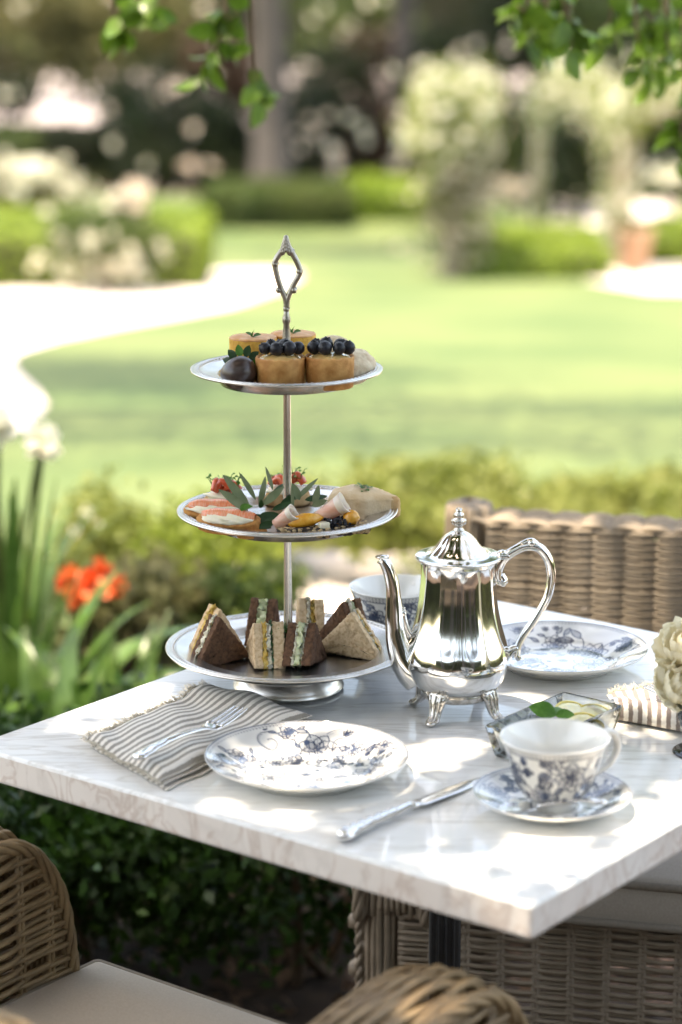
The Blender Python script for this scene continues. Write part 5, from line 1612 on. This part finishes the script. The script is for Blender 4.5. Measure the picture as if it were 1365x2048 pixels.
# ---- upper plate
def tart(label, x, y, seed, berries):
    t = thing('fruit_tart', label, 'tart', (x, y, W3), 0, 'blueberry tarts on the top plate')
    V, F = lathe([(0, .0002), (.0245, .0002), (.0262, .0012), (.0272, .033), (.0268, .0348), (.0255, .0352), (.0245, .0335), (.0240, .030), (0, .030)], 56)
    rg = np.random.default_rng(seed)
    k = 1 + .010 * np.sin(np.arctan2(V[:, 1], V[:, 0]) * 22) * np.clip((V[:, 2] - .024) / .008, 0, 1) + rg.normal(0, .0035, len(V)); V[:, 0] *= k; V[:, 1] *= k; V[:, 2] += np.where(V[:, 2] > .03, rg.normal(0, .0005, len(V)), 0)
    link('crust', new_mesh('crust', V, [tuple(reversed(f)) for f in F], M['pastry']), t)
    V, F = lathe([(0, .0385), (.008, .0380), (.016, .0365), (.022, .0345), (.0246, .0322), (.0246, .0302), (0, .0302)], 40)
    V[:, 2] += .0008 * np.sin(V[:, 0] * 420) * np.sin(V[:, 1] * 390)
    link('filling', new_mesh('filling', V, [tuple(reversed(f)) for f in F], M['custard']), t)
    for bx, by, bz in berries:
        r = .0078 * rg.uniform(.88, 1.08)
        v, f = lathe([(0, -r), (r * .5, -r * .86), (r * .88, -r * .45), (r, 0), (r * .9, r * .42), (r * .64, r * .76), (r * .44, r * .89), (r * .42, r * .98), (r * .34, r * .95), (r * .26, r * .78), (0, r * .72)], 20)
        th = np.arctan2(v[:, 1], v[:, 0]); up = v[:, 2] > r * .93
        v[up, 2] += r * .06 * np.sign(np.sin(th[up] * 5))
        link('blueberry', new_mesh('blueberry', v, [tuple(reversed(q)) for q in f], M['blueberry']), t, (bx, by, bz), (rg.normal(0, .45), rg.normal(0, .4), rg.uniform(0, 6)))
tart('blueberry tart at the centre front of the top plate', -.0665, 2.612, 1, [(-.0165, -.004, .0445), (-.004, -.010, .0450), (.010, -.006, .0450), (.0195, .004, .0435), (-.010, .009, .0450), (.005, .007, .0460), (.0, .018, .0430)])
tart('blueberry tart to the right of the centre one, on the top plate', -.0125, 2.617, 2, [(-.0170, .001, .0440), (-.005, -.009, .0450), (.0105, -.0085, .0445), (.0205, -.001, .0440), (-.004, .008, .0460), (.0115, .007, .0455), (-.015, .014, .044)])
def lemon_cake(label, x, y, seed, r=.0265, h=.044):
    t = thing('lemon_cake', label, 'cake', (x, y, W3), 0, 'small glazed cakes on the top plate')
    rg = np.random.default_rng(seed)
    V, F = lathe([(0, .0002), (r * .93, .0002), (r * .98, .003), (r, h * .55), (r * 1.01, h * .93), (r * .97, h * .985), (0, h * .985)], 44)
    n = len(V); V = V + rg.normal(0, .0004, V.shape)
    link('sponge', new_mesh('sponge', V, [tuple(reversed(f)) for f in F], M['lemon_cake']), t)
    V, F = lathe([(r * .98, h * .95), (r * 1.015, h * .975), (r * .97, h * 1.0), (r * .7, h * 1.018), (0, h * 1.022)], 44)
    V = V + rg.normal(0, .0002, V.shape)
    link('glaze', new_mesh('glaze', V, F, M['icing']), t)
    for d in ((.8, -.3, .35), (-.7, -.4, .6), (.1, -.5, .9)):
        Vf = leaf_geo(.0105, .0065, .3, .2, 5, (0, -.008, h * 1.02), d, (0, -.5, 1))
        link('mint_leaf', new_mesh('mint_leaf', Vf[0], Vf[1], M['herb']), t)
lemon_cake('glazed yellow cake with a mint leaf at the back left of the top plate', -.099, 2.690, 3)
lemon_cake('glazed yellow cake with a mint leaf directly behind the pole of the top plate', -.0545, 2.715, 4, .0255)
def strawberry():
    t = thing('chocolate_strawberry', 'dark chocolate-dipped strawberry with green leaves at the left of the top plate', 'strawberry', (-.1125, 2.607, W3 + .0005))
    V, F = blob(.0205, .0195, .0195, 30, 18)
    k = 1 - .20 * np.clip(-V[:, 0] / .02, 0, 1)
    V[:, 1] *= k; V[:, 2] *= k
    V[:, 2] = np.maximum(V[:, 2], -.0165) + .0167
    V[:, 0] += .10 * (V[:, 2] - .0165)
    link('body', new_mesh('body', V, F, M['chocolate']), t, None, (0, 0, R(-25)))
    for i in range(11):
        a = i * .6
        d = Vector((.35 + .25 * math.cos(a), .55 + .2 * math.sin(i), .35 + .75 * math.sin(a)))
        base = (math.cos(a) * .009 + .004, .0155, .024 + math.sin(a) * .008)
        dd = (math.cos(a) * .9, .25, math.sin(a) * .9 + .15)
        Vf = leaf_geo(.0145, .0085, .3, .3, 6, base, dd, (0, -1, .3))
        link('leaf', new_mesh('leaf', Vf[0], Vf[1], M['olive_leaf' if i % 3 else 'herb']), t)
strawberry()
def biscuit(label, x, y, rz, r, seed):
    V, F = blob(r[0], r[1], r[2], 26, 16, .10, 4.5, seed)
    V[:, 2] = np.maximum(V[:, 2], -r[2] * .8)
    tag(link('almond_biscuit', new_mesh('almond_biscuit', V, F, M['biscuit']), None, (x, y, W3 + r[2] * .8), (0, R(-8), rz)), label, 'biscuit', 'pale biscuits on the top plate')
biscuit('rough pale biscuit at the right edge of the top plate', .0155, 2.652, R(50), (.0275, .0195, .0190), 5)
biscuit('pale biscuit peeping over the tart at the back right of the top plate', -.009, 2.708, R(10), (.024, .017, .0235), 6)

# ---- middle plate
def oval(a, b, n=26, p=2.3):
    return [(a * math.copysign(abs(math.cos(t)) ** (2 / p), math.cos(t)), b * math.copysign(abs(math.sin(t)) ** (2 / p), math.sin(t))) for t in np.linspace(0, 2 * math.pi, n, endpoint=False)]
def salmon_toast(label, x, y, rz, z, seed, tip=0.0):
    t = thing('salmon_canape', label, 'canape', (x, y, z), rz, 'salmon canapes on the middle plate')
    t.rotation_euler = (tip, 0, rz)
    V, F = prism(oval(.037, .0175), 0, .0125, .0015, .00025, .003, 3, seed)
    link('toast', new_mesh('toast', V, F, M['toast']), t)
    V, F = blob(.0295, .0140, .0055, 30, 12, .16, 6, seed)
    V[:, 2] = np.maximum(V[:, 2], -.001); V[:, 2] += .0130
    V[:, 1] -= .002
    link('cream_cheese', new_mesh('cream_cheese', V, F, M['cream']), t)
    # slice of salmon draped over the cheese
    V = []; F = []
    nu, nv = 24, 9
    for i in range(nu):
        u = i / (nu - 1) * 2 - 1
        for j in range(nv):
            v = j / (nv - 1) * 2 - 1
            w = .0112 * (1 - .55 * abs(u) ** 2.6)
            X = u * .0305; Y = v * w + .0030
            Z = .0172 + .0042 * (1 - v * v) * (1 - u ** 4) - .0035 * abs(v) ** 3 + .0004 * math.sin(u * 9 + v * 2 + seed) + .00025 * math.sin(v * 22)
            V.append((X, Y, Z))
    n = len(V); V += [(a, b, c - .0018) for a, b, c in V]
    for i in range(nu - 1):
        for j in range(nv - 1):
            k = i * nv + j
            F += [(k, k + nv, k + nv + 1, k + 1), (n + k, n + k + 1, n + k + nv + 1, n + k + nv)]
    for i in range(nu - 1):
        F += [(i * nv, n + i * nv, n + (i + 1) * nv, (i + 1) * nv), (i * nv + nv - 1, (i + 1) * nv + nv - 1, n + (i + 1) * nv + nv - 1, n + i * nv + nv - 1)]
    link('salmon_slice', new_mesh('salmon_slice', V, F, M['salmon']), t)
    Vf = leaf_geo(.016, .010, .3, .3, 6, (.012, .004, .020), (.9, .35, .35), (0, -.3, 1))
    link('herb_leaf', new_mesh('herb_leaf', Vf[0], Vf[1], M['herb']), t)
salmon_toast('salmon canape on oval toast at the front left of the middle plate', -.124, 2.600, R(-14), W2 + .0065, 11, R(16))
salmon_toast('salmon canape on oval toast behind the front left one', -.140, 2.638, R(-6), W2 + .0085, 12, R(18))
V, F = prism(oval(.017, .011), 0, .008, .0012, .0003, .003, 3, 13)
tag(link('toast_piece', new_mesh('toast_piece', V, F, M['toast']), None, (-.098, 2.584, W2), (0, 0, .2)), 'small bare piece of golden toast at the front of the middle plate', 'toast')
def bruschetta(label, x, y, rz, seed):
    t = thing('tomato_bruschetta', label, 'canape', (x, y, W2), rz, 'red pepper canapes on the middle plate')
    rg = np.random.default_rng(seed)
    V, F = prism(oval(.026, .017), 0, .016, .002, .0003, .003, 3, seed)
    link('bread', new_mesh('bread', V, F, M['scone_crust']), t)
    V, F = blob(.024, .015, .006, 24, 10, .15, 5, seed); V[:, 2] += .018
    link('cream_cheese', new_mesh('cream_cheese', V, F, M['cream']), t)
    for i in range(6):
        a = rg.uniform(0, 6.28)
        c = np.array([rg.uniform(-.016, .016), rg.uniform(-.008, .008), .025])
        P = smooth_path([c + np.array([-.009 * math.cos(a), -.006 * math.sin(a), 0]), c + np.array([0, 0, rg.uniform(.004, .012)]), c + np.array([.009 * math.cos(a), .006 * math.sin(a), rg.uniform(-.002, .006)])], 5)
        MB().add(tube(P, np.linspace(.0048, .0036, len(P)), 8)).obj('pepper_strip', M['prawn'], t)
    b = MB()
    for i in range(26):
        c = np.array([rg.uniform(-.014, .016), rg.uniform(-.006, .006), .031]); e = c + np.array([rg.normal(0, .007), rg.normal(0, .004), rg.uniform(.003, .012)])
        b.add(tube([c, e], .0004, 4)); b.add(leaf_geo(.0042, .0034, .2, .2, 4, e, (rg.normal(), rg.normal(), .4), (0, -.5, 1)))
    o = b.obj('microgreens', M['herb'], t); o['kind'] = 'stuff'
bruschetta('red pepper canape with microgreens at the back left of the middle plate', -.133, 2.704, R(-8), 21)
bruschetta('red pepper canape with microgreens at the back, behind the pole of the middle plate', -.062, 2.738, R(5), 22)
def ham_canape():
    x, y = -.020, 2.594
    t = thing('ham_canape', 'seeded rye canape with rolled ham and orange at the front right of the middle plate', 'canape', (x, y, W2 + .0005), R(6))
    for i, (cx, cy, a, hl) in enumerate(((-.022, -.008, R(-4), .029), (.030, .004, R(12), .021))):
        V, F = prism([(-hl, -.011), (hl, -.011), (hl, .011), (-hl, .011)], 0, .0105, .0012, .0006, .003, 3, 31 + i)
        o = link('bread', new_mesh('bread', V, F, M['black_bread']), t, (cx, cy, 0), (0, 0, a))
        rg = np.random.default_rng(40 + i); b = MB()
        for q in range(int(70 * hl / .029)):
            u = rg.uniform(-hl, hl)
            v, f = blob(.0024, .0010, .0017, 6, 4)
            b.add((v + np.array([u, -.0112, rg.uniform(.0015, .0098)]), f))
        for q in range(50):
            v, f = blob(.0024, .0017, .0009, 6, 4); b.add((v + np.array([rg.uniform(-hl, hl), rg.uniform(-.011, .011), .0106]), f))
        s = b.obj('seeds', M['seed_crust'], o); s['kind'] = 'stuff'
    rg = np.random.default_rng(50); b = MB()
    for q in range(110):
        v, f = blob(.0022, .0022, .0022, 6, 4); b.add((v + np.array([rg.uniform(.002, .030), rg.uniform(-.010, .006), rg.uniform(.004, .019)]), f))
    o = b.obj('black_caviar', M['blueberry'], t); o['kind'] = 'stuff'
    V, F = blob(.0205, .0085, .0075, 24, 12, .05, 6, 3); link('orange_segment', new_mesh('orange_segment', V, F, M['orange']), t, (-.020, -.004, .0175), (0, R(-8), R(6)))
    V, F = blob(.0095, .0080, .0085, 18, 10, .06, 5, 4); link('orange_segment', new_mesh('orange_segment', V, F, M['orange']), t, (.0315, -.001, .0185))
    V, F = prism([(-.006, -.005), (.006, -.005), (.006, .005), (-.006, .005)], 0, .007, .001, .0004, .003, 1, 5); link('cheese_cube', new_mesh('cheese_cube', V, F, M['cream']), t, (.000, -.012, .0095), (0, 0, .3))
    def roll(p, d, L, r0, r1, flare):
        d = Vector(d).normalized(); q = d.to_track_quat('Z', 'Y').to_matrix().to_4x4(); q.translation = Vector(p)
        V = []; F = []; n = 34; m = 9
        for j in range(m):
            s = j / (m - 1)
            for i in range(n):
                a = -1.0 + i / (n - 1) * 9.2
                r = (r0 + (r1 - r0) * s + flare * s ** 3) * (1 - .28 * i / (n - 1)) + .0003 * math.sin(a * 3)
                V.append((r * math.cos(a), r * math.sin(a), s * L + .0012 * math.sin(a * 1.5) * s))
        for j in range(m - 1):
            for i in range(n - 1):
                k = j * n + i; F.append((k, k + 1, k + n + 1, k + n))
        mi = [1 if (f[0] // n) >= m - 3 else 0 for f in F]
        Vx, _ = xf((V, F), q)
        me = new_mesh('ham_roll', Vx, F, [M['ham'], M['ham_fat']], True, mi)
        o = link('ham_roll', me, t); so_ = o.modifiers.new('thickness', 'SOLIDIFY'); so_.thickness = .0011
    roll((-.052, .000, .0115), (.75, -.25, .62), .026, .0075, .0098, .001)
    roll((-.006, .006, .016), (.80, -.12, .50), .036, .0088, .0112, .003)
ham_canape()
def scone():
    t = thing('scone', 'large pale baked scone wedge with herbs at the right of the middle plate', 'scone', (.026, 2.668, W2 + .002), R(-6))
    rg = np.random.default_rng(61)
    tri = [(-.040, -.020), (-.036, .022), (.0, .024), (.042, .002), (.040, -.006), (.005, -.026)]
    V, F = prism(tri, 0, .030, .004, .0003, .003, 5, 62)
    dome = np.exp(-((V[:, 0] + .008) ** 2 / .0011 + V[:, 1] ** 2 / .0009))
    V[:, 2] = V[:, 2] * (.78 + .45 * dome) + .0006 * np.sin(V[:, 0] * 330) * np.sin(V[:, 1] * 280)
    c = V[F[0][0]] if False else None
    cen = [np.mean([V[i] for i in f], axis=0) for f in F]
    mi = [1 if q[0] > .033 else 0 for q in cen]
    link('wedge', new_mesh('wedge', V, F, [M['scone'], M['scone_crust']], True, mi), t)
    b = MB()
    for i in range(34):
        p = np.array([rg.normal(.0, .006), rg.normal(-.004, .005), .0])
        p[2] = .030 * (.78 + .45 * math.exp(-((p[0] + .008) ** 2 / .0011 + p[1] ** 2 / .0009))) + .0006
        b.add(leaf_geo(.0045, .0028, .2, .1, 4, p, (rg.normal(), rg.normal(), .2), (0, 0, 1)))
    o = b.obj('chopped_herbs', M['herb'], t); o['kind'] = 'stuff'
scone()
def olive_sprig():
    t = thing('olive_sprig', 'sprig of grey-green and dark glossy leaves round the pole of the middle plate', 'herb', (SX, SY, W2))
    k = 2.66 / FPX
    def Lf(px, py, dx, dy, Lp, Wp, mk, Y=-.035, dyy=0.0):
        # base pixel, image direction, length/width in photo pixels
        q = at_y(px, py, SY + Y)
        d = Vector((dx, dyy, -dy)).normalized()
        V, F = leaf_geo(Lp * k, Wp * k * .82, .22, .10, 9, (q.x - SX, q.y - SY, max(q.z - W2, .002)), d, (0.25, -.9, .35))
        link('leaf', new_mesh('leaf', V, F, M[mk]), t)
    for a in ((500, 1018, -.60, -.78, 88, 22, 'sage', -.045, .1), (496, 1022, -.75, -.62, 74, 22, 'sage', -.055, -.1), (512, 1000, -.55, -.9, 66, 13, 'sage', -.02, .25), (519, 1012, .22, -1, 62, 15, 'sage', -.04, .1),
              (525, 1010, .85, -.72, 58, 20, 'sage', -.045, .1), (522, 1016, .05, -.7, 22, 13, 'olive_leaf', -.06, -.4), (546, 980, -.30, -1, 50, 10, 'sage', -.01, .2), (590, 1000, .80, -.70, 66, 12, 'sage', -.01, .3),
              (600, 1000, -.25, -.6, 40, 19, 'sage', -.025, -.1), (628, 1008, .25, -.9, 40, 17, 'sage', -.03, 0), (624, 1012, .95, -.35, 34, 16, 'sage', -.035, .1), (586, 1020, -.03, -1, 52, 8, 'sage', -.035, .0),
              (520, 1030, 1, .1, 40, 20, 'olive_leaf', -.045, -.2), (545, 1020, .9, -.35, 42, 15, 'olive_leaf', -.04, .1), (560, 1012, .8, -.5, 46, 18, 'olive_leaf', -.01, .2), (505, 1030, .8, .45, 46, 24, 'olive_leaf', -.05, -.3),
              (530, 1040, 1, .15, 42, 17, 'olive_leaf', -.06, -.2), (548, 1046, -.9, .2, 36, 17, 'olive_leaf', -.065, -.2), (570, 1036, .9, .25, 40, 18, 'olive_leaf', -.055, -.2), (610, 1000, .9, -.1, 50, 16, 'olive_leaf', -.0, .3),
              (560, 1030, -.8, .1, 44, 18, 'olive_leaf', -.035, .2), (590, 1030, .6, .3, 30, 16, 'olive_leaf', -.05, -.3), (540, 1000, .5, -.5, 50, 18, 'olive_leaf', .02, .4), (470, 1040, .9, .1, 50, 18, 'olive_leaf', -.04, -.1), (500, 1050, .9, .1, 44, 14, 'olive_leaf', -.065, -.1)):
        Lf(*a[:7], a[7], a[8])
olive_sprig()


# ================================================================== wicker armchairs
PITCH_X = .0435
def strand_mesh(L, phase, r, amp, axis='x', k=5, n=5, seed=0, bulge=False, zw=0.0):
    """one wicker weaver, starting at the origin, waving in and out of the stakes"""
    rg = np.random.default_rng(seed)
    m = max(4, int(L / PITCH_X * k))
    s = np.linspace(0, L, m)
    w = np.cos(s / PITCH_X * math.pi + phase) * amp
    if bulge: w = np.abs(np.cos(s / PITCH_X * math.pi + phase)) ** .8 * amp * 1.6
    z = np.cumsum(rg.normal(0, .00025, m)) * .6
    z -= np.linspace(z[0], z[-1], m)
    z += zw * np.cos(s / PITCH_X * math.pi * .5 + phase * 1.5)
    P = np.column_stack([s, w, z]) if axis == 'x' else np.column_stack([w, s, z])
    return new_mesh('strand', *tube(P, r, n), None) if False else tube(P, r, n)
def rope(P, r, strands, n, mats, parent, name, turns_per_m=14, sr=None):
    P, U, W = frames(P)
    d = np.concatenate([[0], np.cumsum(np.linalg.norm(np.diff(P, axis=0), axis=1))])
    m = MB()
    for q in range(strands):
        a = d * turns_per_m * 2 * math.pi + 2 * math.pi * q / strands
        m.add(tube(P + r * (np.cos(a)[:, None] * U + np.sin(a)[:, None] * W), sr or r * .75, n))
    return m.obj(name, mats, parent)
def arm_front(z):
    zz = [.09, .48, .55, .60, .64, .665, .678, .685]
    yy = [.238, .236, .228, .214, .192, .168, .150, .10]
    return float(np.interp(z, zz, yy))
def build_chair(name, label, wk):
    t = thing(name, label, 'armchair', (0, 0, 0), 0, 'wicker armchairs at the marble table')
    m = M[wk]
    HI, TH = .258, .085       # half width between the arms, arm thickness
    HO = HI + TH
    kids = []
    cache = {}
    def strand(L, phase, r, amp, loc, axis='x', rot=None, bulge=False, zw=0.0):
        key = (round(L, 4), round(phase, 3), r, amp, axis, bulge)
        if key not in cache:
            V, F = strand_mesh(L, phase, r, amp, axis, 5, 5, len(cache), bulge, zw)
            cache[key] = new_mesh('strand', V, F, m)
        return link('strand', cache[key], t, loc, rot)
    rg = np.random.default_rng(600)
    # --- front skirt
    row = 0; z = .095
    while z < .418:
        if z < .2:
            strand(2 * HO - .10, math.pi * (row % 2), .0062, .0030, (-HO + .05, .238, z), 'x'); z += .0115; row += 1; continue
        ph = math.pi * (row % 2)
        strand(2 * HO - .10, ph, .0031, .0026, (-HO + .05, .238, z + rg.normal(0, .0004)), 'x', (0, rg.normal(0, .002), 0), False, .0011)
        z += .0056; row += 1
    n = int((2 * HO - .10) / PITCH_X)
    for i in range(n + 1):
        x = -HO + .05 + (i + .5) * PITCH_X
        if x > HO - .05: break
        b = MB()
        for s in (-.003, .003): b.add(tube([(x + s, .238, .06), (x + s, .2385, .425)], .0026, 6))
        b.obj('stake', m, t)
    # --- back, inner face: columns bulging over thick stakes
    row = 0; z = .43
    while z < .776:
        ph = 0.0 if row % 2 == 0 else .10
        strand(2 * HO - .12, ph, .0029, .0052, (-HO + .06, -.315, z + rg.normal(0, .0004)), 'x', (0, rg.normal(0, .002), 0), True)
        z += .0053; row += 1
    z = .12
    row = 0
    while z < .765:
        strand(2 * HO - .10, math.pi * (row % 2), .0145, .0040, (-HO + .05, -.385, z), 'x')
        z += .028; row += 1
    for i in range(15):
        x = -HO + .06 + i * PITCH_X
        MB().add(tube([(x, -.322, .40), (x, -.322, .77)], .0065, 7)).obj('stake', m, t)
    # scalloped top border of the back
    b = MB()
    for i in range(14):
        x = -HO + .06 + (i + .5) * PITCH_X
        for q in range(5):
            y0 = -.310 - q * .016
            b.add(tube(smooth_path([(x - .024, y0, .7745), (x - .010, y0 - .002, .7795 + .001 * (q % 2)), (x + .010, y0 - .003, .7795), (x + .024, y0 - .004, .7745)], 3), .0046, 6))
    b.obj('top_border', m, t)
    # --- corner posts, wrapped in upright strands
    def post(cx, cy, z0, z1, rx, ry, n, rr):
        b = MB()
        for q in range(n):
            a = 2 * math.pi * q / n
            pts = [(cx + rx * math.cos(a) + rg.normal(0, .0006), cy + ry * math.sin(a) + rg.normal(0, .0006), zz) for zz in np.linspace(z0, z1 - .02, 6)]
            pts += [(cx + rx * .8 * math.cos(a), cy + ry * .8 * math.sin(a), z1 - .007), (cx + rx * .35 * math.cos(a), cy + ry * .35 * math.sin(a), z1)]
            b.add(tube(smooth_path(pts, 3), rr, 6))
        return b.obj('post', m, t)
    for s in (-1, 1):
        post(s * (HO - .026), .215, .0, .43, .026, .024, 20, .0044)
        post(s * (HO - .026), -.350, .0, .797, .030, .040, 24, .0046)
        P = np.column_stack([np.full(60, s * (HO + .002)), np.full(60, .232), np.linspace(.02, .44, 60)])
        rope(P, .0035, 2, 5, m, t, 'braid', 30, .0035)
    # --- arms: inner and outer woven faces
    for row in range(34):
        z = .438 + row * .0078
        if z > .668: break
        L = arm_front(z) + .335
        dr = .062 * (z - .43) / .255; ra = math.atan2(dr, L)
        for sx in (-1, 1):
            strand(L, math.pi * (row % 2) + .4, .0034, .0030, (sx * HI, -.335, z - dr), 'y', (ra + rg.normal(0, .003), 0, 0), False, .0022)
            strand(L, math.pi * ((row + 1) % 2) + .4, .0034, .0030, (sx * HO, -.335, z - dr), 'y', (ra + rg.normal(0, .003), 0, 0), False, .0022)
    z = .10; row = 0
    while z < .43:
        for sx in (-1, 1): strand(.57, math.pi * (row % 2), .0110, .0070, (sx * HO, -.335, z), 'y')
        z += .032; row += 1
    for sx in (-1, 1):
        for xx in (HI, HO):
            for i in range(13):
                y = -.315 + i * PITCH_X
                zt = .672 if y < .15 else np.interp(y, [.15, .17, .19, .214, .228, .236], [.672, .660, .638, .598, .548, .48])
                zt = zt - (.062 * (.17 - y) / .505 if y < .17 else 0)
                if y > .232: break
                b = MB()
                for s in (-.003, .003): b.add(tube([(sx * xx, y + s, .42 if xx == HI else .08), (sx * xx, y + s, zt)], .0025, 5))
                b.obj('stake', m, t)
        # top of the arm: strands along the length, rolling over the front
        zs = np.array([.626, .655, .680, .679, .667, .645, .606, .55, .48, .40])
        ys = np.array([-.335, -.1, .06, .140, .172, .196, .222, .234, .240, .242])
        q = np.linspace(0, len(zs) - 1, 46)
        yy = np.interp(q, np.arange(len(ys)), ys); zz = np.interp(q, np.arange(len(zs)), zs)
        yy = np.convolve(np.pad(yy, 2, 'edge'), np.ones(5) / 5, 'valid'); zz = np.convolve(np.pad(zz, 2, 'edge'), np.ones(5) / 5, 'valid')
        nst = 11
        for i in range(nst):
            f = i / (nst - 1) * 2 - 1
            x = sx * (HI + TH / 2) + f * (TH / 2 - .002)
            drop = .016 * abs(f) ** 2.5
            ph = math.pi * (i % 2)
            w = .0035 * np.cos(np.arange(len(yy)) * .75 + ph)
            link('strand', new_mesh('strand', *tube(np.column_stack([np.full(len(yy), x) + .0012 * np.sin(np.arange(len(yy)) * .4 + i), yy - drop * .3, zz - drop + w]), .0043, 5), m), t)
        for xx in (HI, HO):
            rope(np.column_stack([np.full(len(yy), sx * xx), yy + .002, zz - .012]), .0050, 4, 5, m, t, 'border', 9, .0042)
    # --- seat deck and cushion
    MB().add(rbox(-HO + .05, HO - .05, -.30, .225, .405, .425, r=.004)).obj('seat_deck', M['twig'], t)
    cw = HI - .004
    rings = []
    pts = rrect(-cw, cw, -.30, .275, .005, 0, 4)
    c = np.array([0, .015, 0])
    for s, z in ((.55, .4285), (.93, .4285), (.985, .431), (1, .437), (1.004, .462), (1, .487), (.99, .4935), (.96, .4965), (.75, .503), (.45, .506), (.15, .5075)):
        q = c + (pts - c) * np.array([s if s > .9 else s, s, 1]); q[:, 2] = z
        rings.append(q)
    cu = MB().add(loft(rings)).obj('cushion', M['fabric'], t)
    for z in (.4365, .4885):
        q = c + (pts - c) * 1.006; q[:, 2] = z
        MB().add(tube(q, .0054, 7, closed=True)).obj('piping', M['piping'], cu)
    return t
near = build_chair('wicker_armchair', 'wicker armchair nearest the viewer, pushed in at the front edge of the table', 'wicker')
KIDS.clear()
kids_near = list(near.children)
def copy_chair(src, label, wk):
    c = src.copy(); COL.objects.link(c); c['label'] = label
    meshes = {}
    for ch in list(src.children):
        d = ch.copy(); COL.objects.link(d); d.parent = c
        d.data = swap(ch.data, wk, meshes)
        for g_ in list(ch.children):
            e = g_.copy(); COL.objects.link(e); e.parent = d
    return c
def swap(me, wk, meshes):
    if me.materials and me.materials[0] == M['wicker']:
        if me.name not in meshes:
            n = me.copy(); n.materials[0] = M[wk]; meshes[me.name] = n
        return meshes[me.name]
    return me
bpy.context.view_layer.update()
far = copy_chair(near, 'weathered wicker armchair facing the viewer from behind the table', 'wicker_grey')
o2 = A2 + E1 * .3725 + E2 * (-.18)
near.location = (o2[0], o2[1], 0); near.rotation_euler = (0, 0, TABLE_RZ)
far.location = (.412, 2.97, 0); far.rotation_euler = (0, 0, R(166.7))
